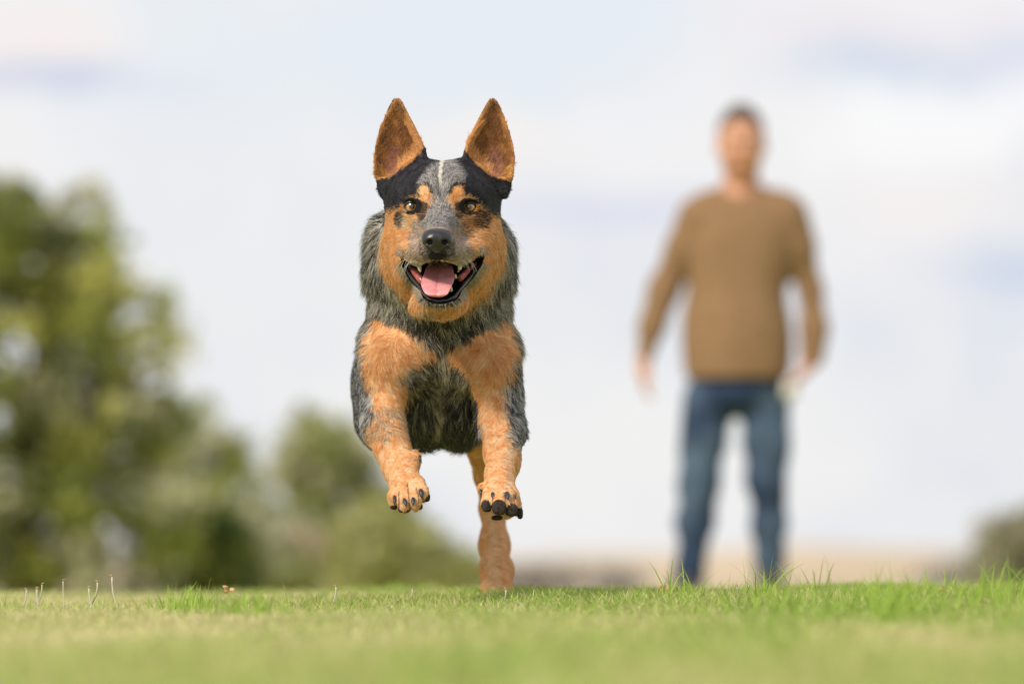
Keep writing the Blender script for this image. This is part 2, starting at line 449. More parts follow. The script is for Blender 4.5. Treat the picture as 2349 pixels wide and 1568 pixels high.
# pale dry stalks left standing in the turf
m_stalk = mat('dry_stalk', (.50, .46, .37), .7); m_seed = mat('seed_tip', (.42, .27, .13), .8)
stalk_lab = {145: 'thin straight pale dry stalk standing alone in the turf at left', 258: 'tallest pale dry stalk with a hooked brown tip, right end of the left row', 222: 'pale dry stalk leaning right just left of the tallest one',
             95: 'short pale dry stalk with brown tip nearest the left edge'}
for (px, py, D, lean, w_) in [(95, 1340, 7.62, .34, .0009), (145, 1332, 7.60, -.05, .0008), (222, 1335, 7.66, .42, .0012), (258, 1322, 7.68, -.26, .0013),
        (205, 1348, 7.9, -.3, .0014), (60, 1352, 7.95, .3, .0012), (85, 1350, 8.0, -.2, .0014), (770, 1345, 7.75, .3, .0011), (1160, 1352, 7.6, .35, .0010), (945, 1350, 7.75, .5, .0009), (1690, 1345, 7.7, .15, .0012)]:
    top = P(px, py, D); gzz = float(gz(top[0], top[1])); h = top[2] - gzz
    base = np.array([top[0] - lean * h, top[1], gzz - .003])
    pts = [base + (top - base) * t_ + np.array([math.sin(t_ * 3) * .35 * h * lean, 0, 0]) for t_ in (0, .3, .6, .85, 1)]
    e = empty('dry_stalk', tuple(base))
    mesh_obj('stem', *tube(pts, [w_ * 1.15, w_ * 1.1, w_, w_ * .9, w_], 6), m_stalk, e)
    tip = [pts[-1], pts[-1] + np.array([.0008 * (1 if lean > 0 else -1), -.0005, .0016]), pts[-1] + np.array([.0028 * (1 if px % 2 else -1), -.001, .0026])]
    mesh_obj('tip', *tube(tip, [w_ * 1.0, w_ * 1.15, w_ * .4], 6), m_seed, e)
    if px in stalk_lab: tag(e, stalk_lab[px], 'dry stalk', 'dry stalks in the turf')
    elif px > 300:
        tag(e, {770: 'leaning pale dry stalk in the turf between the bushes and the dog', 1160: 'thin dry stalk right beside the hind foot of the dog', 945: 'small bent dry stalk in the turf left of the hind foot', 1690: 'short pale dry stalk in the turf between the legs of the man'}[px], 'dry stalk', 'dry stalks in the turf')
    else: tag(e, {205: 'soft pale dry stalk behind and left of the tallest one, leaning left', 60: 'soft pale dry stalk closest to the left edge, behind the sharp ones', 85: 'soft pale dry stalk behind the short brown-tipped one, leaning left'}[px], 'dry stalk', 'dry stalks in the turf')
# curled dead leaves
m_dead = mat('dead_leaf', (.62, .40, .22), .8, noise=((.45, .24, .12), 90, .4, .6))
for (px, py, D, lab) in [(525, 1347, 7.75, 'curled brown dead leaf caught in the turf below the big tree'), (1525, 1345, 7.9, 'curled orange dead leaf in the turf left of the man'), (2165, 1352, 7.8, 'curled dead leaf in the tall grass at far right')]:
    c = P(px, py, D); Vd, Fd = [], []
    for (a0, ln_) in ((2.2, .014), (.35, .010), (3.5, .009)):
        b0 = len(Vd)
        for i in range(5):
            t_ = i / 4; wl = .003 * math.sin(math.pi * min(.97, t_ * .85 + .12))
            q = c + np.array([math.cos(a0) * ln_ * t_, .004 * math.sin(5 * t_ + a0), math.sin(a0) * ln_ * t_ * (1 - .4 * t_) - .004])
            nrm = np.array([-math.sin(a0), .6, math.cos(a0)]); Vd += [q - nrm * wl, q + np.array([0, .0012, 0]), q + nrm * wl]
        for i in range(4):
            Fd += [(b0 + 3 * i, b0 + 3 * i + 1, b0 + 3 * i + 4, b0 + 3 * i + 3), (b0 + 3 * i + 1, b0 + 3 * i + 2, b0 + 3 * i + 5, b0 + 3 * i + 4)]
    o = mesh_obj('dead_leaf', np.array(Vd), np.array(Fd), m_dead); so_ = o.modifiers.new('t', 'SOLIDIFY'); so_.thickness = .0006
    tag(o, lab, 'leaf', 'dead leaves in the turf')

# ------------------------------------------------------------------ trees and bushes
m_leafy = leaf_mat('foliage', .3); m_bark = mat('bark', (.20, .15, .11), .9, noise=((.10, .08, .06), 14, .4, .6), bump=(30, .6, .02))
RG = np.random.RandomState(12)
HOLES = [(RG.uniform(-60, 420), RG.uniform(480, 1280), RG.uniform(10, 24)) for _ in range(24)]
def woody(name, label, cat, poly, D, cols, nclump, crad, leaves, depth, trunks, seed, gaps=(), leaf=.075, group=None, bark=m_bark):
    r = np.random.RandomState(seed); poly = np.array(poly, float)
    lo, hi = poly.min(0), poly.max(0); cen = []; mg = crad * FPX / D * .45
    while len(cen) < nclump:
        q = r.uniform(lo, hi, (400, 2)); d = poly_sd(q[:, 0], q[:, 1], poly)
        q = q[d < -mg]; mg *= .9 if len(q) < 5 else 1
        cen += list(q)
    cen = np.array(cen[:nclump])
    dd = D + r.uniform(-depth, depth, nclump)
    C3 = np.array([P(a, b_, d) for (a, b_), d in zip(cen, dd)])
    gp = np.array([0.5 * (trunks[0][0] + trunks[0][0]), 0])
    root_p = P(trunks[0][0], 1350, D); gzz = float(gz(root_p[0], root_p[1]))
    e = empty(name, (root_p[0], root_p[1], gzz)); tag(e, label, cat, group)
    # leaves
    n = nclump * leaves; ci = np.repeat(np.arange(nclump), leaves)
    rad = crad * r.uniform(.55, 1.25, nclump)
    v = r.normal(size=(n, 3)); v /= np.linalg.norm(v, axis=1, keepdims=True)
    pos = C3[ci] + v * (rad[ci] * r.uniform(.25, 1, n) ** .6)[:, None] * np.array([1, 1, .8])
    u, vv, DD = proj(pos); keep = np.ones(n, bool)
    thin = r.rand(n)
    for g in gaps: keep &= (np.hypot(u - g[0], vv - g[1]) > g[2] * .95) | (thin < .16)
    gzl = gz(pos[:, 0], pos[:, 1]); keep &= pos[:, 2] > gzl
    pos = pos[keep]; ci = ci[keep]; n = len(pos)
    a1 = r.normal(size=(n, 3)); a1 /= np.linalg.norm(a1, axis=1, keepdims=True)
    a2 = np.cross(a1, r.normal(size=(n, 3))); a2 /= np.linalg.norm(a2, axis=1, keepdims=True)
    sz = leaf * r.uniform(.6, 1.3, (n, 1))
    V = np.stack([pos - a1 * sz, pos + a2 * sz * .42, pos + a1 * sz, pos - a2 * sz * .42], 1).reshape(-1, 3)
    F = np.arange(4 * n).reshape(-1, 4)
    cc = np.clip(np.array(cols)[r.randint(0, len(cols), nclump)][ci] * (1.3 if D < 100 else 1) * r.uniform(.65, 1.35, (n, 1)), 0, .8)
    mesh_obj('crown', V, F, m_leafy, e, smooth=False, colors=np.repeat(cc, 4, 0))
    lst = []
    for (tx, ttx, tty, r0) in trunks:
        b_ = P(tx, 1350, D); b_[2] = float(gz(b_[0], b_[1])) - .05; tp = P(ttx, tty, D)
        pts = [b_ + (tp - b_) * s_ + np.array([.06 * math.sin(5 * s_ + tx), .05 * math.cos(4 * s_), 0]) * (s_ > 0) for s_ in np.linspace(0, 1, 7)]
        lst.append(tube(pts, list(np.linspace(r0, r0 * .25, 7)), 8))
        for k in range(2, 6):
            near = C3[np.argsort(np.linalg.norm(C3 - pts[k], axis=1))[r.randint(2, 14)]]
            mid = (pts[k] + near) / 2 + np.array([0, 0, .08])
            lst.append(tube([pts[k], mid, near], [r0 * .45, r0 * .3, r0 * .1], 6))
    mesh_obj('trunk', *merge(lst), bark, e)
    return e
GA, GB, GC_ = (.125, .145, .038), (.21, .23, .042), (.35, .34, .09)
woody('tree', 'large dense green tree filling the left side behind the turf', 'tree',
      [(-420, 470), (-200, 400), (0, 400), (50, 398), (105, 462), (155, 412), (235, 402), (262, 490), (330, 560), (375, 680), (415, 790), (425, 900), (450, 1050), (440, 1420), (-420, 1420)],
      41, [GA, GB, GB, GC_, (.34, .33, .20), (.09, .10, .045)], 330, .28, 90, 1.3, [(60, 90, 560, .16), (230, 200, 560, .11), (-120, -60, 600, .13)], 3,
      gaps=HOLES + [(110, 415, 30), (290, 430, 36), (345, 868, 34), (205, 930, 46), (25, 800, 46), (70, 840, 30), (60, 700, 26), (225, 1130, 30), (300, 720, 30), (0, 960, 34), (300, 820, 20), (10, 1090, 24)], leaf=.06)
woody('bush', 'tall grey-green bush leaning out right of the large tree', 'bush',
      [(380, 840), (450, 880), (520, 950), (575, 1045), (600, 1120), (640, 1190), (700, 1250), (720, 1420), (380, 1420)],
      47, [(.28, .29, .15), (.22, .24, .09), (.42, .41, .28), GB], 190, .25, 58, .8, [(470, 450, 1000, .07), (520, 500, 1150, .05)], 4, gaps=[(420, 1000, 26), (480, 1070, 24), (540, 1120, 18), (440, 930, 14)], leaf=.06)
woody('bush', 'dark green low bush below the grey-green one at the field edge', 'bush',
      [(380, 1200), (450, 1160), (540, 1180), (580, 1240), (590, 1420), (370, 1420)],
      44, [GA, (.075, .11, .03), GB], 60, .25, 130, .6, [(480, 480, 1230, .05)], 14, leaf=.055)
woody('tree', 'loose olive-green young tree with gaps in its crown left of the dog', 'tree',
      [(600, 1120), (640, 1010), (665, 950), (705, 925), (750, 950), (800, 955), (845, 1010), (880, 1090), (950, 1150), (985, 1240), (960, 1340), (700, 1340), (670, 1200)],
      56, [(.25, .26, .11), (.21, .23, .08), (.38, .37, .22)], 190, .25, 50, .9, [(700, 715, 1000, .07), (745, 770, 1010, .05)], 5, gaps=[(700, 1105, 26), (790, 1150, 18), (850, 1110, 20), (720, 1200, 20), (640, 1130, 16), (900, 1190, 16)], leaf=.065)
woody('bush', 'brown twiggy bush between the dark bush and the young olive tree', 'bush',
      [(560, 1230), (600, 1185), (660, 1190), (740, 1230), (755, 1420), (555, 1420)],
      54, [(.42, .33, .24), (.36, .30, .2), (.28, .27, .14)], 80, .26, 90, .5, [(640, 640, 1230, .04)], 6, leaf=.05)
woody('bush', 'wide yellow-green bush behind the front paws of the dog', 'bush',
      [(770, 1200), (830, 1150), (900, 1130), (960, 1180), (1010, 1230), (1080, 1255), (1125, 1300), (1130, 1420), (740, 1420)],
      52, [(.30, .30, .10), (.23, .24, .06), (.36, .35, .17)], 150, .25, 75, .8, [(860, 870, 1200, .05), (1000, 990, 1270, .04)], 7, gaps=[(1000, 1180, 16), (850, 1200, 18)], leaf=.06)
woody('bush', 'grey-green bush half cut off by the right edge', 'bush',
      [(2240, 1250), (2280, 1185), (2350, 1160), (2480, 1180), (2600, 1200), (2650, 1420), (2225, 1420)],
      48, [(.24, .23, .14), (.18, .18, .09), (.30, .27, .18)], 90, .27, 100, .7, [(2380, 2380, 1220, .06)], 8, gaps=[(2290, 1250, 16)], leaf=.06)
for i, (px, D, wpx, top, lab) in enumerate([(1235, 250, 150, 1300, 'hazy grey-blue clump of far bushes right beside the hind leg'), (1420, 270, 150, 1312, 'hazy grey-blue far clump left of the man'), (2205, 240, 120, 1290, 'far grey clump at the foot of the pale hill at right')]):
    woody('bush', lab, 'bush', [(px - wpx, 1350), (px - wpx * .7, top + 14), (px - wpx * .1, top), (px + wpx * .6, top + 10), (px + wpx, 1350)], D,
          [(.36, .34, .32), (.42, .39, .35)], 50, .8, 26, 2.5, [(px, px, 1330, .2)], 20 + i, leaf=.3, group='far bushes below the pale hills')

# ------------------------------------------------------------------ the man standing behind
DP = 19.8
def Q(px, py, dy=0.0): return P(px, py, DP + dy)
def rp(r): return r / FPX * DP
pz0 = float(gz(Q(1700, 1300)[0], DP))
man = empty('person', (Q(1693, 1390)[0], DP, pz0))
tag(man, 'man in brown sweater and blue jeans standing with arms hanging, far behind the dog', 'person')
x0, x1 = Q(1440, 0)[0], Q(1900, 0)[0]
def fld(xa, xb, ya, yb, za, zb, st=.006): return Field(lin(Q(xa, 0)[0], Q(xb, 0)[0], st), lin(DP + ya, DP + yb, st), lin(za, zb, st))
m_skin = mat('man_skin', (.55, .28, .17), .55, sss=.1, noise=((.46, .21, .12), 18, .4, .7))
m_swt = mat('brown_knit', (.27, .165, .088), .9, spec=.15, noise=((.21, .125, .066), 60, .35, .65), bump=(320, .5, .002), sheen=.0)
m_den = mat('blue_denim', (.021, .038, .082), .85, spec=.2, noise=((.075, .115, .175), 4, .42, .62), bump=(400, .3, .001))
m_hair = mat('man_hair', (.060, .038, .026), .7, noise=((.10, .065, .045), 120, .4, .6), bump=(220, .8, .003))
m_shoe = mat('shoe_leather', (.06, .045, .035), .5); m_sole = mat('shoe_sole', (.35, .33, .3), .7)
m_eyew = mat('eye_white', (.75, .72, .68), .25); m_lip = mat('man_lips', (.42, .16, .12), .5); m_brow = mat('man_brow', (.06, .04, .03), .9)
jl = [(Q(1622, 930), rp(51)), (Q(1609, 1010), rp(46)), (Q(1605, 1100), rp(38)), (Q(1592, 1200, .02), rp(34)), (Q(1580, 1330, .03), rp(26))]
jr = [(Q(1752, 930), rp(50)), (Q(1759, 1010), rp(45)), (Q(1757, 1100), rp(37)), (Q(1764, 1200, .02), rp(33)), (Q(1767, 1330, .03), rp(26))]
al = [(Q(1597, 497), rp(42)), (Q(1562, 570, .01), rp(35)), (Q(1523, 660, .02), rp(28)), (Q(1492, 750, 0), rp(23)), (Q(1479, 815, -.02), rp(17))]
ar = [(Q(1802, 497), rp(42)), (Q(1834, 570, .01), rp(35)), (Q(1862, 660, .02), rp(28)), (Q(1868, 750, 0), rp(23)), (Q(1862, 815, -.02), rp(17))]
def shrink(ch, f): return [(p, r * f) for p, r in ch]
# body: one continuous surface
B = fld(1430, 1920, -.3, .26, pz0 - .01, Q(0, 225)[2])
hy = .0
B.ell(Q(1700, 318, .015), (rp(53), .100, rp(77)), 0)                 # skull
B.ell(Q(1700, 362, -.02), (rp(43), .075, rp(52)), .03)               # jaw
B.ell(Q(1700, 398, -.055), (rp(15), .028, rp(13)), .02)              # chin
B.cone(Q(1700, 328, -.088), rp(5), Q(1700, 350, -.108), rp(9), .012)  # nose
B.ell(Q(1687, 378, -.088), (rp(10), .012, rp(4)), .01); B.ell(Q(1713, 378, -.088), (rp(10), .012, rp(4)), .01)
for sx_ in (-1, 1):
    B.ell(Q(1700 + sx_ * 19, 316, -.092), (rp(13), .02, rp(5)), .012)      # brow ridge
    B.ell(Q(1700 + sx_ * 20, 329, -.104), (rp(10), .016, rp(6)), .008, sub=True)
    B.ell(Q(1700 + sx_ * 52, 338, .02), (rp(7), .02, rp(19)), .01)         # ear
    B.ell(Q(1700 + sx_ * 24, 352, -.07), (rp(15), .03, rp(13)), .02)       # cheek
B.cone(Q(1700, 385, .02), rp(39), Q(1700, 450, .03), rp(42), .03)
B.ell(Q(1700, 560, .01), (rp(106), .105, rp(115)), .05); B.ell(Q(1693, 730, .0), (rp(98), .105, rp(130)), .06)
B.cone(Q(1640, 475, .02), rp(38), Q(1765, 475, .02), rp(38), .05)
B.ell(Q(1688, 880, .01), (rp(98), .105, rp(55)), .05)
B.chain(shrink(al, .78), .02); B.chain(shrink(ar, .78), .02); B.chain(shrink(jl, .78), .03); B.chain(shrink(jr, .78), .03)
def hand(wr, d, side, curl):
    wr = np.array(wr); d = np.array(d, float); d /= np.linalg.norm(d)
    lat = np.array([0, -1.0, 0]) ; pal = np.array([side, 0, 0.0])       # thumb side faces forward, palm faces the body
    k = wr + d * .075
    B.cone(wr, .024, wr + d * .03, .026, .012)
    for s_ in (-.026, -.009, .009, .026): B.cone(wr + d * .03 - lat * s_, .014, k - lat * s_, .0125, .012)
    for i, (s_, ln_) in enumerate(((-.030, .066), (-.010, .076), (.011, .071), (.031, .056))):
        p = k - lat * s_; dd = d.copy()
        for j, (fr, ang) in enumerate(((.45, curl * .6), (.32, curl * 1.1), (.23, curl * .8))):
            a_ = ang; dd = dd * math.cos(a_) + pal * math.sin(a_) if True else dd
            dd /= np.linalg.norm(dd); q = p + dd * ln_ * fr; B.cone(p, .0098 - .001 * j, q, .0088 - .001 * j, .004); p = q
    t0 = wr + d * .02 + lat * .022; t1 = t0 + d * .032 + lat * .026 + pal * .008; t2 = t1 + d * .030 + lat * .008 + pal * .012 * (1 + curl)
    B.cone(t0, .016, t1, .0125, .01); B.cone(t1, .0115, t2, .009, .004)
hand(Q(1476, 822, -.02), Q(1474, 900, -.05) - Q(1476, 822, -.02), 1, .35)
hand(Q(1860, 822, -.02), Q(1830, 890, -.08) - Q(1860, 822, -.02), -1, .8)
V, F = B.mesh(1)
mesh_obj('body', V, F, m_skin, man)
# sweater
S = fld(1430, 1920, -.26, .26, Q(0, 905)[2], Q(0, 410)[2])
S.ell(Q(1700, 570, .01), (rp(128), .135, rp(135)), 0); S.ell(Q(1691, 790, -.005), (rp(123), .14, rp(270)), .06)
S.cone(Q(1628, 482, .02), rp(46), Q(1775, 482, .02), rp(46), .05); S.cone(Q(1700, 440, .03), rp(42), Q(1700, 480, .03), rp(60), .04)
S.chain([(p, r * 1.06 + .004) for p, r in al], .03); S.chain([(p, r * 1.06 + .004) for p, r in ar], .03)
cz = Q(0, 866)[2]
S.sub(lambda X, Y, Z: np.where((X > Q(1560, 0)[0]) & (X < Q(1820, 0)[0]), Z - cz, .1), (x0, DP - .3, cz - .2), (x1, DP + .3, cz), 0.0)
nc = Q(1700, 424, -.05)
S.sub(lambda X, Y, Z: np.maximum(np.sqrt((X - nc[0]) ** 2 + (Y - nc[1] - .05) ** 2) - rp(39), -(Z - Q(0, 452)[2]) - .55 * (nc[1] + .04 - Y)), (nc[0] - .1, nc[1] - .15, nc[2] - .1), (nc[0] + .1, nc[1] + .2, nc[2] + .1), .006)
V, F = S.mesh(1)
dd = SNoise(9, 4.5); Nn = verts_normals(V, F); V = V + Nn * (dd(V * np.array([1, 1, .5])) * .0045 + SNoise(13, 2.2)(V * np.array([1.6, 1, .8])) * .0045)[:, None]
sw = mesh_obj('sweater', V, F, m_swt, man)
hem = []
for yy in (858, 868):
    pass
# hem band and collar rib
def ring(cx, cy, rx, ry, zc, tilt, r_, seg=40):
    pts = [np.array([cx + rx * math.cos(a), cy + ry * math.sin(a), zc + tilt * math.sin(a)]) for a in np.linspace(0, 2 * math.pi, seg + 1)]
    return tube(pts, [r_] * (seg + 1), 8)
cq = Q(1700, 440, .03)
mesh_obj('collar', *ring(cq[0], cq[1], rp(41), rp(42), cq[2] - .004, .028, .009), m_swt, sw)
# jeans
J = fld(1510, 1850, -.2, .22, pz0 - .005, Q(0, 850)[2])
J.ell(Q(1688, 895, .01), (rp(114), .128, rp(62)), 0)
J.chain([(p, r * 1.0 + .009) for p, r in jl], .03); J.chain([(p, r * 1.0 + .009) for p, r in jr], .03)
for (a_, b_) in ((Q(1578, 1330, .03), Q(1575, 1362, .03)), (Q(1768, 1330, .03), Q(1768, 1362, .03))): J.cone(a_, rp(27), b_, rp(28), .01)
V, F = J.mesh(1); Nn = verts_normals(V, F); dd = SNoise(11, 7); V = V + Nn * (dd(V) * .004 + SNoise(14, 3.5)(V * np.array([1, 1, 1.6])) * .004 + .002)[:, None]
mesh_obj('jeans', V, F, m_den, man)
# hair cap
H = fld(1640, 1760, -.12, .14, Q(0, 400)[2], Q(0, 235)[2], .004)
H.ell(Q(1700, 316, .02), (rp(55), .107, rp(79)), 0)
hq = Q(1700, 292, -.10)
H.sub(lambda X, Y, Z: (Z - Q(0, 285)[2]) * .8 + (Y - (DP - .095)) * .45, (hq[0] - .2, hq[1] - .2, hq[2] - .3), (hq[0] + .2, hq[1] + .3, hq[2] + .1), .004)
V, F = H.mesh(1); mesh_obj('hair', V, F, m_hair, man)
def ball(c, r, seg=16, sc=(1, 1, 1)):
    V, F = [], []
    n = seg // 2
    for i in range(n + 1):
        th = math.pi * i / n
        for k in range(seg):
            ph = 2 * math.pi * k / seg; V.append(np.array(c) + r * np.array([math.sin(th) * math.cos(ph) * sc[0], math.sin(th) * math.sin(ph) * sc[1], math.cos(th) * sc[2]]))
    for i in range(n):
        for k in range(seg): F.append((i * seg + k, (i + 1) * seg + k, (i + 1) * seg + (k + 1) % seg, i * seg + (k + 1) % seg))
    return np.array(V), np.array(F)
for sx_ in (-1, 1):
    ey = mesh_obj('eye', *ball(Q(1700 + sx_ * 20, 329, -.079), .0115), m_eyew, man)
    mesh_obj('iris', *ball(Q(1700 + sx_ * 20, 329, -.0885), .0048, 10, (1, .5, 1)), m_brow, ey)
    mesh_obj('eyebrow', *tube([Q(1700 + sx_ * 9, 317, -.108), Q(1700 + sx_ * 20, 313, -.11), Q(1700 + sx_ * 31, 317, -.098)], [.002, .0032, .0018], 6), m_brow, man)
mesh_obj('mouth', *tube([Q(1685, 379, -.094), Q(1694, 378, -.101), Q(1706, 378, -.101), Q(1715, 379, -.094)], [.002, .0045, .0045, .002], 6), m_lip, man)
for cx in (1575, 1768):
    c = Q(cx, 1390, .0); c[2] = float(gz(c[0], DP))
    K = Field(lin(c[0] - .08, c[0] + .08, .005), lin(DP - .26, DP + .14, .005), lin(c[2] - .01, c[2] + .14, .005))
    K.ell((c[0], DP - .12, c[2] + .045), (.046, .11, .038), 0); K.ell((c[0], DP + .035, c[2] + .05), (.038, .065, .045), .03); K.cone((c[0], DP + .03, c[2] + .06), .038, (c[0], DP + .03, c[2] + .1), .038, .02)
    K.sub(lambda X, Y, Z: Z - (c[2] + .022), (c[0] - .1, DP - .3, c[2] - .1), (c[0] + .1, DP + .2, c[2] + .02), 0)
    V, F = K.mesh(1); sh = mesh_obj('shoe', V, F, m_shoe, man)
    K = Field(lin(c[0] - .08, c[0] + .08, .005), lin(DP - .26, DP + .14, .005), lin(c[2] - .02, c[2] + .04, .004))
    K.ell((c[0], DP - .12, c[2] + .012), (.05, .115, .05), 0); K.ell((c[0], DP + .035, c[2] + .012), (.042, .07, .05), .03)
    K.sub(lambda X, Y, Z: np.minimum(c[2] + .022 - Z, Z - c[2]), (c[0] - .1, DP - .3, c[2] - .03), (c[0] + .1, DP + .2, c[2] + .05), 0)
    V, F = K.mesh(1); mesh_obj('sole', V, F, m_sole, sh)
m_ball = mat('pale_felt', (.62, .6, .52), .9, noise=((.5, .48, .4), 200, .4, .6))
bo = mesh_obj('ball', *ball(Q(1812, 897, -.08), .031, 24), m_ball); tag(bo, 'small pale ball held in the hand of the man on the right side', 'ball')

# ------------------------------------------------------------------ the dog
dog = empty('dog', (P(1010, 1000, 7.9)[0], 7.9, float(gz(P(1010, 1000, 7.9)[0], 7.9))))
tag(dog, 'blue-grey and tan cattle dog in mid-run towards the camera, mouth open, tongue out', 'dog')
def rr(r, D): return r / FPX * D
gx = lin(P(740, 0, 8.3)[0], P(1270, 0, 7.9)[0], .0022)
gy = np.concatenate([lin(7.47, 7.93, .0026), lin(7.93, 8.72, .006)])
gzs = lin(-.02, P(0, 205, 7.7)[2], .0023)
G = Field(gx, gy, gzs)
def cc(px, py, D, r): return (P(px, py, D), rr(r, D))
def C(a, b, k): G.cone(P(*a[:3]), rr(a[3], a[2]), P(*b[:3]), rr(b[3], b[2]), k)
def E(px, py, D, rx, ryd, rz, k, rot=None, sub=False): G.ell(P(px, py, D), (rr(rx, D), ryd, rr(rz, D)), k, rot, sub)
# trunk
E(1005, 845, 8.00, 148, .150, 152, .03)
E(1008, 780, 7.90, 140, .10, 120, .05)
E(1002, 835, 8.12, 140, .18, 140, .06)
E(990, 815, 8.24, 126, .14, 125, .06)
E(973, 930, 7.93, 50, .09, 88, .035); E(1055, 930, 7.93, 50, .09, 88, .035)       # chest floor, two swells
E(950, 810, 7.835, 62, .062, 62, .025); E(1074, 812, 7.835, 62, .062, 62, .025); G.cone(P(1013, 770, 7.765), rr(8, 7.8), P(1010, 960, 7.83), rr(10, 7.8), .02, sub=True)                                          # breast bone
# neck
C((1007, 560, 7.84, 146), (1006, 640, 7.87, 138), .04); C((1006, 640, 7.87, 136), (1006, 750, 7.90, 140), .04)
C((1012, 610, 7.80, 130), (1010, 760, 7.86, 125), .04)
# shoulders and upper arms
for sx_, a in ((-1, [(912, 775, 7.84, 48), (892, 840, 7.79, 46), (882, 905, 7.79, 41)]), (1, [(1108, 780, 7.84, 48), (1130, 850, 7.79, 46), (1142, 915, 7.79, 41)])):
    C(a[0], a[1], .03); C(a[1], a[2], .03)
E(857, 850, 7.88, 24, .07, 90, .03); E(1161, 870, 7.88, 24, .07, 100, .03)
# left foreleg (picture left)
C((880, 905, 7.79, 40), (878, 962, 7.77, 37), .02); C((878, 962, 7.77, 37), (899, 1028, 7.735, 36), .02); C((899, 1028, 7.735, 36), (916, 1072, 7.71, 34), .015); C((858, 950, 7.81, 20), (864, 1000, 7.79, 22), .03)
E(885, 990, 7.765, 38, .03, 34, .02)
C((916, 1072, 7.71, 34), (932, 1112, 7.675, 37), .015)
TOEL = [((912, 1112, 7.67, 15), (903, 1140, 7.655, 14), (903, 1155, 7.655, 11)), ((925, 1118, 7.655, 16), (926, 1150, 7.64, 15), (927, 1162, 7.638, 13)),
        ((944, 1118, 7.655, 16), (951, 1148, 7.64, 15), (954, 1158, 7.638, 13)), ((958, 1105, 7.665, 15), (969, 1128, 7.65, 14), (972, 1138, 7.65, 12))]
for a, b_, c in TOEL: C(a, b_, .006); C(b_, c, .004)
E(950, 1055, 7.70, 14, .014, 20, .01)
# right foreleg
C((1146, 910, 7.80, 44), (1148, 975, 7.77, 42), .02); C((1148, 975, 7.77, 42), (1150, 1040, 7.72, 33), .02); C((1150, 1040, 7.72, 33), (1146, 1090, 7.67, 29), .02)
C((1172, 960, 7.82, 22), (1176, 995, 7.82, 19), .02); C((1176, 995, 7.82, 18), (1166, 1080, 7.72, 13), .03)
C((1146, 1090, 7.67, 29), (1148, 1130, 7.635, 35), .015)
C((1148, 1140, 7.635, 36), (1158, 1160, 7.64, 30), .01)
TOER = [((1124, 1128, 7.62, 16), (1118, 1156, 7.60, 16)), ((1143, 1128, 7.61, 17), (1145, 1160, 7.588, 19)), ((1164, 1130, 7.61, 17), (1171, 1164, 7.595, 17)), ((1178, 1134, 7.625, 14), (1186, 1170, 7.615, 13))]
for a, b_ in TOER: C(a, b_, .005)
E(1104, 1120, 7.655, 9, .010, 13, .008)
# hind leg on the ground (picture right)
C((1085, 860, 8.26, 90), (1098, 965, 8.18, 52), .06); C((1098, 965, 8.18, 52), (1125, 1090, 8.33, 32), .04)
C((1125, 1090, 8.33, 32), (1131, 1165, 8.40, 29), .02); C((1131, 1165, 8.40, 28), (1134, 1250, 8.36, 26), .015); C((1134, 1250, 8.36, 26), (1139, 1305, 8.30, 33), .03); C((1139, 1305, 8.30, 33), (1141, 1352, 8.25, 36), .02)
for s_ in (1116, 1132, 1150, 1165): C((s_, 1350, 8.24, 15), (s_ - 1, 1368, 8.20, 13), .008)
# hind leg tucked up (picture left)
C((898, 862, 8.24, 64), (872, 965, 8.06, 36), .05); C((868, 965, 8.06, 40), (880, 985, 8.20, 26), .03)
E(868, 985, 8.02, 33, .05, 46, .03)
C((880, 985, 8.20, 26), (893, 1000, 8.27, 19), .02); C((893, 1000, 8.27, 19), (905, 1035, 8.15, 17), .02); C((905, 1035, 8.15, 19), (908, 1048, 8.10, 19), .02)
E(874, 888, 8.18, 46, .12, 90, .05)
# tail behind
G.chain([(P(985, 760, 8.34), .03), (P(980, 770, 8.43), .022), (P(975, 830, 8.52), .02)], .03)
# ---- head
E(1014, 456, 7.755, 132, .095, 86, .02)
E(960, 405, 7.77, 40, .05, 36, .02); E(1070, 405, 7.77, 40, .05, 36, .02)
E(944, 550, 7.735, 58, .070, 78, .03); E(1090, 550, 7.735, 60, .070, 78, .03)
E(1012, 600, 7.74, 112, .075, 98, .04)
E(1012, 470, 7.70, 88, .055, 62, .03)
E(972, 446, 7.682, 26, .020, 18, .02); E(1050, 446, 7.682, 26, .020, 18, .02)     # brows
G.ell(P(1012, 425, 7.65), (rr(9, 7.66), .016, rr(46, 7.66)), .012, None, True)      # forehead furrow
C((1009, 510, 7.665, 44), (1004, 548, 7.575, 33), .03)
E(979, 583, 7.605, 33, .042, 27, .015); E(1031, 583, 7.605, 34, .042, 27, .015)
E(950, 580, 7.65, 30, .04, 24, .02); E(1070, 578, 7.65, 32, .04, 24, .02)
E(1005, 590, 7.585, 20, .018, 14, .008)
C((1010, 660, 7.70, 62), (1006, 690, 7.62, 30), .03); E(1006, 692, 7.60, 40, .026, 16, .015); E(1008, 690, 7.65, 60, .05, 26, .02)
E(935, 610, 7.69, 26, .04, 45, .02); E(1090, 610, 7.69, 26, .04, 45, .02)
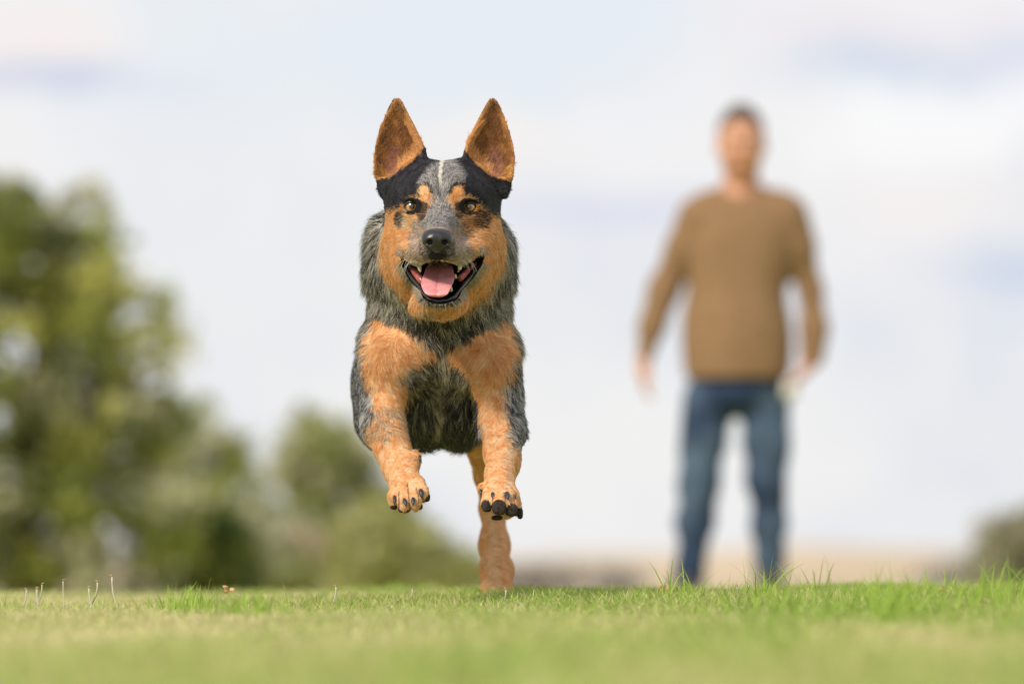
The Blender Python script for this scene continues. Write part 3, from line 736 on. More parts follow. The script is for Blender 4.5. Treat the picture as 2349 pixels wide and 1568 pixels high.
# mouth opening
MOUTH = [(917, 583), (926, 592), (938, 601), (950, 609), (966, 612), (978, 604), (992, 599), (1008, 597), (1024, 600), (1040, 608), (1052, 612), (1068, 606), (1084, 597), (1098, 586), (1109, 580),
         (1112, 590), (1105, 605), (1095, 622), (1082, 640), (1068, 654), (1058, 664), (1052, 678), (1040, 689), (1020, 695), (1004, 696), (986, 692), (972, 682), (966, 666), (950, 652), (936, 634), (925, 612)]
def mouthfn(X, Y, Z):
    p = np.stack([X, Y, Z], -1); u, v, D = proj(p)
    d = poly_sd(u, v, MOUTH) / FPX * 7.65
    back = 7.635 + .055 * np.clip(-d / .012, 0, 1) ** .5
    return np.maximum(d, D - back)
a_, b2 = P(905, 705, 7.7), P(1120, 570, 7.45)
G.sub(mouthfn, (a_[0], 7.48, a_[2]), (b2[0], 7.71, b2[2]), .003, .0)
# eye sockets
EYES = [(945.5, 473.5), (1075.5, 474)]
for ex, ey in EYES:
    G.ell(P(ex, ey, 7.675), (rr(17, 7.7), .026, rr(14.5, 7.7)), .003, None, True)
# ears
def ear(base, tip, wdt, fwd, side, D0, D1):
    a = P(*base, D0); b_ = P(*tip, D1); ax = b_ - a; Ln = np.linalg.norm(ax); ax /= Ln
    lt = np.cross(fwd, ax); lt /= np.linalg.norm(lt); dp = np.cross(ax, lt)          # dp points out of the cup, to the front
    def fn(X, Y, Z, th=0.0):
        px_, py_, pz_ = X - a[0], Y - a[1], Z - a[2]
        t_ = (px_ * ax[0] + py_ * ax[1] + pz_ * ax[2]) / Ln
        u = px_ * lt[0] + py_ * lt[1] + pz_ * lt[2]; v = px_ * dp[0] + py_ * dp[1] + pz_ * dp[2]
        tt = np.clip(t_, -.3, 1); W = np.interp(tt, wdt[0], wdt[1]).astype(np.float32) / FPX * 7.75
        cen = np.interp(tt, wdt[0], wdt[2]).astype(np.float32) / FPX * 7.75
        u = u - cen
        o = (np.sqrt((u / W) ** 2 + (v / (W * .62 + .002)) ** 2) - 1) * W * .7
        Wi = np.maximum(W - .0035, .001)
        i_ = (np.sqrt((u / Wi) ** 2 + ((v - .009) / (Wi * .72 + .002)) ** 2) - 1) * Wi * .7
        i_ = np.maximum(i_, (-.02 - t_) * Ln)
        sh = np.maximum(o, -i_)
        sh = np.maximum(sh, (t_ - 1) * Ln); sh = np.maximum(sh, v - W * .22)
        return np.maximum(sh, (-.28 - t_) * Ln)
    lo = np.minimum(a, b_) - .07; hi = np.maximum(a, b_) + .07
    G.add(fn, lo, hi, .006, 0)
# half width of the ear along its axis, and sideways offset of the middle
prof_l = ([-.3, -.15, 0, .12, .25, .4, .6, .8, .92, .97, 1], [18, 44, 60, 62, 61, 55, 42, 26, 16, 11, 6], [26, 10, -2, -3, -2, 0, 2, 2, 1, 1, 0])
ear((918, 400), (910, 225), prof_l, np.array([-.25, -1.0, .05]), -1, 7.745, 7.775)
prof_r = ([-.3, -.15, 0, .12, .25, .4, .6, .8, .92, .97, 1], [18, 44, 60, 61, 60, 54, 41, 26, 16, 11, 6], [-26, -10, 1, 1, 0, -1, -2, -2, -1, -1, 0])
ear((1119, 400), (1131, 226), prof_r, np.array([.25, -1.0, .05]), 1, 7.745, 7.775)
BV, BF = G.mesh(2)
BN = verts_normals(BV, BF)

# ---- coat pattern, in measuring-grid coordinates of each point of the skin
def ellm(u, v, cx, cy, rx, ry): return np.hypot((u - cx) / rx, (v - cy) / ry) - 1
n_lo, n_mid, n_hi = SNoise(21, 22), SNoise(22, 60), SNoise(23, 190)
FACE = [(866, 470), (868, 540), (876, 600), (918, 668), (972, 708), (1012, 722), (1067, 710), (1124, 675), (1154, 622), (1168, 555), (1170, 470), (1012, 440)]
MASKL = [(855, 395), (861, 408), (898, 396), (931, 378), (958, 335), (975, 340), (1006, 348), (1004, 368), (994, 374), (978, 380), (962, 400), (950, 421), (944, 445), (930, 462), (922, 478), (894, 482), (868, 488), (856, 470)]
MASKR = [(1034, 350), (1058, 342), (1078, 336), (1109, 388), (1152, 415), (1180, 430), (1176, 486), (1164, 505), (1142, 496), (1115, 484), (1100, 474), (1088, 448), (1070, 424), (1076, 398), (1056, 374)]
CENTRE = [(985, 375), (1005, 352), (1032, 350), (1052, 368), (1072, 395), (1066, 420), (1040, 426), (1030, 445), (1032, 470), (1044, 490), (1064, 512), (1076, 542), (1088, 572), (1106, 580), (1060, 612), (1008, 600), (960, 612), (918, 584), (932, 572), (936, 542), (950, 512), (972, 490), (988, 470), (992, 445), (982, 424), (958, 420), (972, 398)]
CH_L = [(852, 700), (892, 714), (929, 732), (962, 748), (990, 775), (1006, 796), (1016, 825), (992, 822), (962, 822), (928, 842), (900, 905), (852, 900), (838, 812), (836, 761)]
CH_R = [(1164, 702), (1181, 745), (1180, 800), (1163, 885), (1108, 900), (1072, 858), (1044, 832), (1020, 842), (1014, 810), (1004, 784), (1022, 786), (1061, 757), (1123, 728)]
LEG_L = [(862, 860), (905, 850), (938, 872), (955, 912), (938, 942), (940, 990), (1000, 1045), (1030, 1200), (860, 1200), (862, 1060), (826, 990), (832, 962), (850, 950), (852, 920), (856, 890)]
LEG_R = [(1084, 862), (1120, 850), (1160, 860), (1166, 905), (1163, 990), (1170, 1025), (1210, 1030), (1240, 1210), (1060, 1210), (1060, 1060), (1100, 1010), (1096, 950), (1078, 915), (1070, 890)]
# palette (real coat colours)
K = dict(black=(.013, .013, .016), roan_d=(.022, .024, .030), roan_l=(.76, .75, .74), tan=(.68, .295, .075), tan_l=(.96, .73, .45), tan_d=(.32, .13, .04), white=(.80, .77, .70),
         cream=(.74, .66, .50), brown=(.085, .045, .025), pad=(.018, .015, .014), lip=(.012, .010, .010), pink=(.36, .16, .12), greybrown=(.22, .18, .16))
K = {k: np.array(v) for k, v in K.items()}
def coat(p, nrm, rs_, strand=True):
    """colour, length, of a hair rooted at each p"""
    n = len(p); u, v, D = proj(p)
    wob = n_lo(p) * 4 + n_mid(p) * 3
    soft = (rs_.normal(0, 5, n) if strand else 0)
    col = np.empty((n, 3)); ln = np.full(n, .016)
    rnd = rs_.rand(n)
    def mixc(a, b, t): return a[None] * (1 - t)[:, None] + b[None] * t[:, None]
    # blue roan ground colour with darker and lighter ticking
    blot = n_lo(p) * .4 + n_mid(p) * .6 + n_hi(p) * .5 + SNoise(24, 110)(p) * 1.0
    lt = np.clip(.44 + .34 * blot, .02, 1)
    def roan(thr, lightc=K['roan_l'], darkc=K['roan_d']):
        if strand: t_ = (rnd < thr).astype(float) * (.45 + .55 * rs_.rand(n)) + .03
        else: t_ = thr * .8
        return mixc(darkc, lightc, np.clip(t_, 0, 1))
    def tan(t0=.0):
        t_ = np.clip(.25 + t0 + .18 * n_mid(p) + .05 * n_hi(p) + (rs_.normal(0, .22, n) if strand else 0), 0, 1)
        return mixc(K['tan'], K['tan_l'], t_)
    col[:] = roan(lt)
    warm = roan(np.clip(lt * 1.05, 0, 1), K['cream'])
    nk = (v < 790) & (D > 7.74); col[nk] = (.5 * col + .5 * warm)[nk]
    ln[:] = .017
    ln[(v < 790) & (D > 7.74)] = .023; ln[(v < 480) & (D < 7.92)] = .010
    back = nrm[:, 1] > .35
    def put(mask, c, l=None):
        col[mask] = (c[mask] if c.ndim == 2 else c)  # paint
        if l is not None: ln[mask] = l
    def inside(poly, w=1.0, extra=0): return poly_sd(u, v, poly) + (wob + soft) * w + extra < 0
    front = ~back
    # underside of the neck
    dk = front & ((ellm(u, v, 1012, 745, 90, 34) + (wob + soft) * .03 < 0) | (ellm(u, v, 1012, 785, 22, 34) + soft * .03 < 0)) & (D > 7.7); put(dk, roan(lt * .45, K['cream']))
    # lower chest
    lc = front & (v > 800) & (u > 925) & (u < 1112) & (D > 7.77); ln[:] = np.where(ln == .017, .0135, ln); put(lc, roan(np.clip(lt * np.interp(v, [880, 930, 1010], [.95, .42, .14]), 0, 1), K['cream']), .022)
    body = D > 7.72
    # tan chest
    for poly in (CH_L, CH_R): put(front & body & (D < 7.92) & inside(poly, 1.2), tan(.14), .014)
    st = front & (D > 7.7) & (D < 7.95) & (np.abs(u - (1017 - (v - 800) * .075) + wob * .5) < np.interp(v, [790, 880, 995], [5, 7, 9])) & (v > 790) & (v < 995); put(st, np.tile(K['cream'], (n, 1)) * rs_.uniform(.6, 1.1, (n, 1)), .018)
    # legs
    legs = (v > 845) & (D < 7.90)
    m = front & legs & inside(LEG_L, 1.3); put(m, tan(.20), .008); sp = m & (rnd < .05 + .07 * n_mid(p)); put(sp, roan(np.full(n, .6)))
    m = front & legs & inside(LEG_R, 1.3); put(m, tan(.18), .008); sp = m & (rnd < .04 + .07 * n_mid(p)); put(sp, roan(np.full(n, .6)))
    low = (v > 985) & (D < 7.9) & ~((u > 945) & (u < 1100) & (v < 1040)); ln[low] = np.interp(v, [985, 1040, 1100, 1120], [.008, .005, .0042, .0030])[low]
    m = (v > 1020) & (D < 7.9) & back; put(m, tan(0.1), .007)
    up = (v > 930) & (v < 1010) & (u < 960) & (D < 7.82) & (rnd < .30 + .2 * n_mid(p)) & inside(LEG_L, 1); put(up, np.tile(K['greybrown'] * 1.2, (n, 1)))
    m = (D < 7.8) & (v > 1040) & (u > 1070) & (rnd < .22) & (np.abs(u - 1163 + wob) < 9); put(m, roan(np.full(n, .7)))
    # hind legs
    m = (D > 8.15) & (v > 1075); put(m, mixc(K['tan'] * .95, K['tan_l'], np.clip(.26 + .12 * n_mid(p) + .4 * (rnd - .5) + .2 * np.exp(-((u - 1132) / 14) ** 2), 0, 1)), .0055)  # tan, with a highlight down the front painted into the hair colour
    m = (D > 8.0) & (v > 960) & (v < 1075) & (u > 1050); put(m, tan(.1), .010)
    m = (D > 8.0) & (v > 900) & (v <= 1100) & (u < 1050); ln[m] = .010; put(m, roan(np.clip(lt, 0, 1)))
    m = (D > 8.0) & (v < 1000) & (u < 880); put(m, roan(lt * .42))
    # ---- head
    hd = (D < 7.83) & (v < 730) & front
    put(hd & (D < 7.78) & (v < 492), K['black'][None] * rs_.uniform(.6, 2.2, (n, 1)), .006)
    fc = hd & inside(FACE, .8) & (D < 7.775); tcol = tan(.02); fs = rs_.rand(n) < .07 + .05 * n_mid(p); tcol[fs] = roan(np.full(n, .6))[fs] if strand else tcol[fs]
    put(fc, tcol, .012)
    edge = np.clip(-poly_sd(u, v, FACE) / 30, 0, 1); ln[fc] = np.where(v > 530, .017 - .0105 * edge, .0055)[fc]
    cen = hd & (poly_sd(u, v, CENTRE) + wob * .7 + soft * 1.1 < 0) & (D < 7.76)
    thr = np.clip(np.interp(v, [350, 430, 480, 520, 560, 610], [.62, .60, .55, .50, .52, .55]) + .12 * n_mid(p), 0, 1)
    put(cen, roan(thr, np.array([.62, .58, .54]), np.array([.07, .068, .075])), .0048)
    fl = cen & (v > 505) & (rnd > .93) & (np.abs(u - 1007) > 34); ml = cen & (v > 520); g_ = roan(thr, np.array([.60, .50, .44]), np.array([.15, .12, .11])); put(ml, g_, .0028); put(fl, tan(.1), .004)
    for poly in (MASKL, MASKR): put((D < 7.86) & (v < 500) & (poly_sd(u, v, poly) + wob * .6 + soft * 1.1 < 0) , (np.array([.015, .015, .020])[None] * (1 - .5 * n_mid(p)[:, None].clip(-1, 1)) + np.array([.05, .04, .035])[None] * (rs_.rand(n, 1) < .10)) * rs_.uniform(.6, 2.2, (n, 1)), .006)  # black mask; its bluish lighter patches paint in sheen, plus scattered paler hairs
    bk = (v < 480) & (v > 345) & ~front & (D > 7.72); put(bk, K['black'][None] * rs_.uniform(.6, 1.9, (n, 1)), .007)
    # brows
    b1 = hd & (ellm(u, v, 974, 441, 14, 15) + (wob * .5 + soft * .8) * .045 < 0); put(b1, tan(.42), .004)
    b2_ = hd & (ellm(u, v, 1049, 443, 15, 17) + (wob * .5 + soft * .8) * .045 < 0); put(b2_, tan(-.1), .004)
    b3 = hd & (((ellm(u, v, 1078, 457, 22, 8) + (soft * .6) * .04 < 0)) | (ellm(u, v, 946, 456, 20, 8) + soft * .04 < 0)) & (rnd < .25); put(b3, tan(-.1) * .4, .003)
    # around the eyes
    for (ex, ey), inn in zip(EYES, (1, -1)):
        e1 = hd & (ellm(u, v, ex + inn * 6, ey + 2, 31, 17) + (wob + soft * .5) * .03 < 0); put(e1, K['brown'][None] * rs_.uniform(.5, 1.7, (n, 1)), .0035)
        e1 = hd & (ellm(u, v, ex + inn * 22, ey + 15, 11, 17) + (wob + soft * .5) * .03 < 0) & (rnd < .8); put(e1, K['brown'][None] * rs_.uniform(.5, 1.7, (n, 1)), .004)
        e2 = hd & (ellm(u, v, ex, ey, 25, 20) < 0); col[e2] = K['lip']; ln[e2] = np.where(ellm(u, v, ex, ey, 22, 17) < 0, 0, .0014)[e2]
        e3 = hd & (ellm(u, v, ex + inn * 10, ey + 6, 14, 4.5) < 0); col[e3] = K['lip']; ln[e3] = 0.0008
        e4 = hd & (ellm(u, v, ex - inn * 18, ey + 4, 10, 8) + soft * .03 < 0) & (rnd < .75); put(e4, tan(-.1) * .75, .004)
    m = hd & (ellm(u, v, 918, 503, 12, 19) + (wob + soft * .6) * .035 < 0) & (rnd < .85); put(m, K['black'][None] * rs_.uniform(.8, 3.0, (n, 1)))
    m = hd & (ellm(u, v, 1104, 504, 19, 20) + (wob + soft * .6) * .035 < 0) & (rnd < .85); put(m, K['brown'][None] * rs_.uniform(.3, 1.2, (n, 1)))
    m = hd & (ellm(u, v, 1078, 510, 20, 30) + soft * .04 < 0) & (rnd < .42); put(m, np.tile(K['tan_d'] * .6, (n, 1)))
    m = hd & (ellm(u, v, 935, 508, 22, 16) + soft * .04 < 0) & (rnd < .35); put(m, roan(np.full(n, .4), K['cream']))
    # blaze
    wv = np.interp(v, [355, 375, 400, 418, 430, 445], [6, 5, 3.4, 4.4, 2.5, .5]); bl = hd & (np.abs(u - np.interp(v, [355, 418, 445], [1014, 1010, 1009]) + .25 * wob) < wv) & (v < 445); put(bl, K['white'][None] * rs_.uniform(.8, 1.05, (n, 1)))
    # mouth surroundings
    ms = poly_sd(u, v, MOUTH)
    m = hd & (ellm(u, v, 1004, 588, 22, 14) + (wob + soft) * .05 < 0); put(m, K['lip'][None] * rs_.uniform(.8, 3.5, (n, 1)), .0025)
    m = hd & (np.abs(u - 1003) < 40) & (v > 548) & (v < 585) & (ms > 8) & (rnd < .35) & (D < 7.62); put(m, K['lip'][None] * rs_.uniform(1, 4, (n, 1)), .003)
    m = hd & ((ellm(u, v, 924, 576, 12, 12) < 0) | (ellm(u, v, 1104, 572, 13, 12) < 0)) & (rnd < .6); put(m, roan(np.full(n, .35)))
    jaw = hd & (v > 600) & (ms > 0) & (ms < 11 + .6 * soft) ; put(jaw, np.array([.55, .47, .36])[None] * rs_.uniform(.45, 1.1, (n, 1)), .007)
    jaw = hd & (v > 683) & (ms > 0) & (ms < 8 + .5 * soft) & (rnd < .7); put(jaw, K['lip'][None] * rs_.uniform(1, 4, (n, 1)), .005)
    lp = (D < 7.72) & (v > 560) & (v < 705) & (ms < np.where(v > 600, 2.5, .6)); col[lp] = K['lip']; ln[lp] = 0
    # ---- ears
    e = (v < 430) & ((u < 975) | (u > 1062)) & (D < 7.9); ln[e] = .005
    el = np.minimum(poly_sd(u, v, [(911, 222), (866, 294), (852, 378), (857, 412), (880, 408), (900, 402), (931, 378), (955, 357), (976, 338), (945, 280), (925, 240)]),
                    poly_sd(u, v, [(1131, 223), (1166, 280), (1183, 378), (1174, 414), (1150, 410), (1120, 400), (1098, 378), (1083, 362), (1060, 336), (1092, 290), (1112, 248)]))
    infront = nrm[:, 1] < .25
    inn_ = e & (el + soft * .3 + wob * .5 < 2.0) & infront; cx_ = np.where(u < 1010, 915, 1122)
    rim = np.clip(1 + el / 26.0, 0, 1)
    ec = mixc(np.array([.27, .12, .05]), np.array([.66, .33, .10]), np.clip(rim ** 2.0 * .85 + .33 * n_mid(p) + (rs_.normal(0, .2, n) if strand else 0), 0, 1))  # brown-orange ear; darker centre and brighter rim paint in the shade of the cup
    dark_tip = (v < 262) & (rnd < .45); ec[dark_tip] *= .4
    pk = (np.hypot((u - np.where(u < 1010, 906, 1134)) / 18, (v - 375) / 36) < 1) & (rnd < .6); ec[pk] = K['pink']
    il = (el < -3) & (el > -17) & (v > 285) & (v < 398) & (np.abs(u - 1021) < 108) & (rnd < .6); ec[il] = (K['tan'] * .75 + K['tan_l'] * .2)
    lob = (np.hypot((u - np.where(u < 1010, 868, 1169)) / 14, (v - 392) / 14) < 1) & (rnd < .45); ec[lob] = np.array([.80, .48, .17])  # bright orange spot: a highlight on each lobe painted into the hair colour
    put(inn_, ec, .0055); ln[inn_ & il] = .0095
    eo = e & ~inn_ & (v < 345); put(eo, np.array([.05, .035, .03])[None] * rs_.uniform(.5, 1.8, (n, 1)), .004)
    ln[e & (el > -5)] = .0028
    # ---- painted toe gaps, then paw pads (left paw: under the toes; right paw: facing us)
    for (xa, ya, xb, yb) in ((916, 1122, 915, 1168), (934, 1105, 941, 1170), (954, 1115, 961, 1152), (1131, 1128, 1131, 1178), (1156, 1128, 1160, 1180), (1176, 1130, 1184, 1178)):  # dark brown lines painted in for the shaded gaps between the toes
        xx = xa + (xb - xa) * np.clip((v - ya) / (yb - ya), 0, 1); m = (D < 7.72) & (v > ya) & (v < yb) & (np.abs(u - xx) < 1.6); col[m] = K['tan_d'][None] * .8; ln[m] *= .6
    for q in PADS:
        m = ellm(u, v, q[0], q[1], q[2], q[3]) < 0; m &= np.abs(D - q[4]) < .03; col[m] = K['pad']; ln[m] = 0
    return col, ln
PADS = [(1116, 1160, 13, 16, 7.59), (1145, 1163, 17, 19, 7.575), (1175, 1170, 15, 17, 7.585), (1193, 1178, 8, 15, 7.60)]
rs_b = np.random.RandomState(7)
bc, bl_ = coat(BV, BN, rs_b, False)
m_body = mat('dog_skin', (.2, .2, .2), .85, spec=.15, vcol=True, bump=(900, .3, .0005))
body = mesh_obj('body', BV, BF, m_body, dog, colors=np.clip(bc * .75, 0, 1))

# ---- fur: single hairs rooted on the skin
FLOW = [  # px, py -> direction in the picture plane
 (1003, 520, 0, -1), (1012, 480, 0, -1), (1012, 430, 0, -1), (1012, 380, 0, -1), (985, 430, -.4, -1), (1042, 430, .4, -1), (960, 400, -.6, -1), (1068, 400, .6, -1), (940, 430, -.9, -.8), (1090, 430, .9, -.8),
 (900, 430, -1, -.3), (1130, 430, 1, -.3), (880, 450, -1, .1), (1155, 450, 1, .1), (930, 500, -1, .1), (1095, 500, 1, .1), (965, 520, -1, -.2), (1045, 520, 1, -.2), (900, 540, -1, .5), (1130, 540, 1, .5), (955, 560, -1, .3), (1055, 560, 1, .3),
 (890, 600, -.7, 1), (1140, 600, .7, 1), (930, 650, -.5, 1), (1100, 650, .5, 1), (980, 580, -.6, .6), (1030, 580, .6, .6), (970, 705, -.2, 1), (1010, 712, 0, 1), (1060, 705, .2, 1),
 (835, 540, -1, .25), (1190, 540, 1, .35), (845, 600, -1, .5), (1178, 610, 1, .6), (860, 670, -.8, .8), (1160, 680, .7, .9), (900, 700, -.6, .9), (1110, 710, .5, 1), (960, 740, -.3, 1), (1060, 740, .3, 1), (1010, 750, 0, 1),
 (850, 760, -.6, 1), (890, 760, -.5, 1), (940, 780, .2, 1), (980, 780, .5, 1), (890, 830, 0, 1), (860, 850, .1, 1), (930, 840, .7, .6), (980, 860, .7, .5), (1014, 850, .05, 1), (1004, 950, .0, 1),
 (1160, 760, .3, 1), (1110, 790, -.2, 1), (1050, 800, -.5, 1), (1140, 840, 0, 1), (1080, 850, -.8, .5), (1050, 870, -.7, .6), (1100, 880, -.8, .7),
 (950, 940, -.1, 1), (975, 1000, .1, 1), (1040, 1000, -.1, 1), (1075, 950, .1, 1), (890, 890, .3, 1), (925, 900, .8, .8), (880, 960, .1, 1), (920, 960, .4, 1), (850, 960, -.1, 1), (905, 1030, .2, 1), (930, 1100, .2, 1), (940, 1150, .1, 1),
 (1130, 900, -.2, 1), (1100, 930, -.5, 1), (1150, 950, 0, 1), (1185, 980, .3, 1), (1150, 1050, 0, 1), (1150, 1120, 0, 1), (1135, 1250, 0, 1), (1140, 1330, 0, 1), (815, 860, -.1, 1), (835, 1000, .1, 1),
 (895, 330, -.1, -1), (870, 360, -.5, -.6), (925, 330, .6, -1), (945, 320, .5, -1), (911, 260, 0, -1), (915, 390, -.3, -1), (862, 400, -.7, .2), (1145, 330, .1, -1), (1170, 360, .5, -.6), (1110, 330, -.6, -1), (1092, 320, -.5, -1), (1131, 260, 0, -1), (1120, 390, .3, -1), (1175, 400, .7, .2)]
FLOW = np.array(FLOW, float); FLOW[:, 2:] /= np.linalg.norm(FLOW[:, 2:], axis=1, keepdims=True)
m_fur = bpy.data.materials.new('coat_hair'); m_fur.use_nodes = True
t = m_fur.node_tree; b = t.nodes['Principled BSDF']
a = t.nodes.new('ShaderNodeAttribute'); a.attribute_name = 'hair_color'
t.links.new(a.outputs['Color'], b.inputs['Base Color'])
b.inputs['Roughness'].default_value = .45; b.inputs['Specular IOR Level'].default_value = .35
hb = t.nodes.new('ShaderNodeBsdfTranslucent'); t.links.new(a.outputs['Color'], hb.inputs[0])
ms_ = t.nodes.new('ShaderNodeMixShader'); ms_.inputs[0].default_value = .25
t.links.new(b.outputs[0], ms_.inputs[1]); t.links.new(hb.outputs[0], ms_.inputs[2]); t.links.new(ms_.outputs[0], t.nodes['Material Output'].inputs[0])
def make_hair(name, pos, rad, col, parent, material):
    """pos (n,k,3) world"""
    n, k = pos.shape[:2]
    hc = bpy.data.hair_curves.new(name); hc.add_curves([k] * n)
    hc.attributes['position'].data.foreach_set('vector', (pos - np.array(world_loc(parent))).astype(np.float32).ravel())
    ra = hc.attributes.get('radius') or hc.attributes.new('radius', 'FLOAT', 'POINT')
    ra.data.foreach_set('value', rad.astype(np.float32).ravel())
    ca = hc.attributes.new('hair_color', 'FLOAT_COLOR', 'CURVE')
    c4 = np.ones((n, 4), np.float32); c4[:, :3] = col; ca.data.foreach_set('color', c4.ravel())
    hc.materials.append(material)
    o = bpy.data.objects.new(name, hc); COL.objects.link(o); o.parent = parent
    return o
def grow(npts, rs_):
    A = BV[BF]; ar = .5 * np.linalg.norm(np.cross(A[:, 2] - A[:, 0], A[:, 3] - A[:, 1]), axis=1); ctr = A.mean(1)
    fn = np.cross(A[:, 2] - A[:, 0], A[:, 3] - A[:, 1]); fn /= np.linalg.norm(fn, axis=1, keepdims=True) + 1e-12
    w_ = ar * np.where(ctr[:, 1] < 7.83, 1.7, np.where(ctr[:, 1] < 8.05, .9, .35)) * np.where(fn[:, 1] < .3, 1, .45)
    w_ *= np.where((ctr[:, 2] > P(0, 620, 7.7)[2]) & (ctr[:, 1] < 7.78), 1.6, 1)
    w_ *= np.where((ctr[:, 2] < P(0, 1010, 7.7)[2]) & (ctr[:, 1] < 7.8), 1.5, 1)
    f = rs_.choice(len(BF), npts, p=w_ / w_.sum())
    s_, t_ = rs_.rand(npts, 1), rs_.rand(npts, 1); q = BF[f]
    def bi(X): return (X[q[:, 0]] * (1 - s_) + X[q[:, 1]] * s_) * (1 - t_) + (X[q[:, 3]] * (1 - s_) + X[q[:, 2]] * s_) * t_
    p = bi(BV); n = bi(BN); n /= np.linalg.norm(n, axis=1, keepdims=True)
    col, ln = coat(p, n, rs_, True)
    k = ln > .0005; p, n, col, ln = p[k], n[k], col[k], ln[k]; m = len(p)
    u, v, D = proj(p)
    fx = np.zeros(m); fy = np.zeros(m)
    for (a_, b_, c_, d_) in FLOW:
        w2 = 1 / (((u - a_) ** 2 + (v - b_) ** 2) + 60) ** 1.6; fx += w2 * c_; fy += w2 * d_
    nrmf = np.hypot(fx, fy) + 1e-12; fx /= nrmf; fy /= nrmf
    d = np.stack([fx, np.full(m, .45), -fy], 1)
    ss = SNoise(31, 70, 10), SNoise(32, 70, 10), SNoise(33, 70, 10); sw_ = np.stack([q_(p) for q_ in ss], 1)
    cl = SNoise(34, 230, 10), SNoise(35, 230, 10), SNoise(36, 230, 10); cw = np.stack([q_(p) for q_ in cl], 1)
    hdm = ((v < 720) & (D < 7.78))[:, None] * .5; d = d + (1 - hdm) * (.18 * sw_ + .17 * cw) + rs_.normal(0, .07, (m, 3))
    d = d - n * (d * n).sum(1, keepdims=True); d /= np.linalg.norm(d, axis=1, keepdims=True) + 1e-9
    lift = np.where(ln > .015, .34, np.where((v < 720) & (D < 7.80), .16, .12)) + rs_.normal(0, .07, m) + .10 * cw[:, 0]
    # ruff stands away from the neck
    ruff = (v > 475) & (v < 640) & (D > 7.78) & ((u < 880) | (u > 1150)); lift = np.where(ruff, .75 + rs_.normal(0, .12, m), lift)
    lift = np.where((v < 720) & (D < 7.76), np.minimum(lift, .35), lift)
    ln = ln * rs_.uniform(.55, 1.25, m) * np.where(ruff, 1.15, 1) * np.where(D > 8.0, .75, 1)
    thick = np.interp(ln, [.003, .010, .03], [.00013, .00017, .00023]) * rs_.uniform(.8, 1.25, m) * np.where(D > 8.0, 1.7, 1)
    pts = []
    S_ = np.array([0, .3, .65, 1.0])
    for s in S_:
        th = lift * (1 - .55 * s)
        pts.append(p + (ln * s)[:, None] * (d * np.cos(th)[:, None] + n * np.sin(th)[:, None]) + (cw * .14 + np.array([0, 0, -.05])) * (ln * s * s)[:, None])
    pos = np.stack(pts, 1); rad = thick[:, None] * np.array([1.0, .95, .7, .12])[None]
    return pos, rad, np.clip(col * rs_.uniform(.8, 1.2, (m, 1)), 0, .95)
pos, rad, hcol = grow(NHAIR, np.random.RandomState(77))
fur = make_hair('fur', pos, rad, hcol, dog, m_fur)

# ---- eyes
m_scl = mat('dog_eye_dark', (.02, .012, .01), .15, coat=1); m_iris = bpy.data.materials.new('amber_iris'); m_iris.use_nodes = True
t = m_iris.node_tree; b = t.nodes['Principled BSDF']; b.inputs['Roughness'].default_value = .12; b.inputs['Coat Weight'].default_value = 1; b.inputs['Coat Roughness'].default_value = .03; b.inputs['Coat IOR'].default_value = 1.9
tcn = t.nodes.new('ShaderNodeTexCoord'); sp = t.nodes.new('ShaderNodeSeparateXYZ'); t.links.new(tcn.outputs['Object'], sp.inputs[0])
cmb = t.nodes.new('ShaderNodeCombineXYZ'); t.links.new(sp.outputs[0], cmb.inputs[0]); t.links.new(sp.outputs[2], cmb.inputs[2])
lnn = t.nodes.new('ShaderNodeVectorMath'); lnn.operation = 'LENGTH'; t.links.new(cmb.outputs[0], lnn.inputs[0])
mrr = t.nodes.new('ShaderNodeMapRange'); mrr.inputs['From Max'].default_value = .0082; t.links.new(lnn.outputs['Value'], mrr.inputs[0])
rp_ = t.nodes.new('ShaderNodeValToRGB'); t.links.new(mrr.outputs[0], rp_.inputs[0])
els = rp_.color_ramp.elements; els[0].position = 0; els[0].color = (.002, .002, .002, 1); els[1].position = .40; els[1].color = (.002, .002, .002, 1)
for ps, c_ in ((.45, (.22, .09, .02)), (.7, (.62, .30, .07)), (.88, (.42, .17, .035)), (.97, (.02, .012, .01))):
    q = els.new(ps); q.color = (*c_, 1)
t.links.new(rp_.outputs[0], b.inputs['Base Color'])
for ex, ey in EYES:
    c = P(ex, ey + .8, 7.6735)
    Vb, Fb = ball((0, 0, 0), .0104, 40, (1.05, 1, 1))
    eo_ = mesh_obj('eye', Vb, Fb, m_iris, None); eo_.parent = dog; eo_.location = Vector(c) - dog.location

m_lid = mat('eyelid', (.010, .008, .008), .35, spec=.5)
for ex, ey in EYES:
    inn = 1 if ex < 1010 else -1
    pts = []
    for a_ in np.linspace(0, 2 * math.pi, 33):
        x_ = 16 * math.cos(a_); y_ = 11.6 * math.sin(a_) * (.86 if math.sin(a_) > 0 else 1.0)
        x_ += inn * 5 * max(0, math.cos(a_) * inn) ** 3; y_ += 2.5 * max(0, math.cos(a_) * inn) ** 3
        pts.append(P(ex + x_, ey - y_, 7.6655 + .004 * (math.cos(a_) ** 2)))
    mesh_obj('eyelid', *tube(pts, [rr(3.4 + (1.6 if math.sin(a_) > .2 else 0), 7.66) for a_ in np.linspace(0, 2 * math.pi, 33)], 8), m_lid, dog)

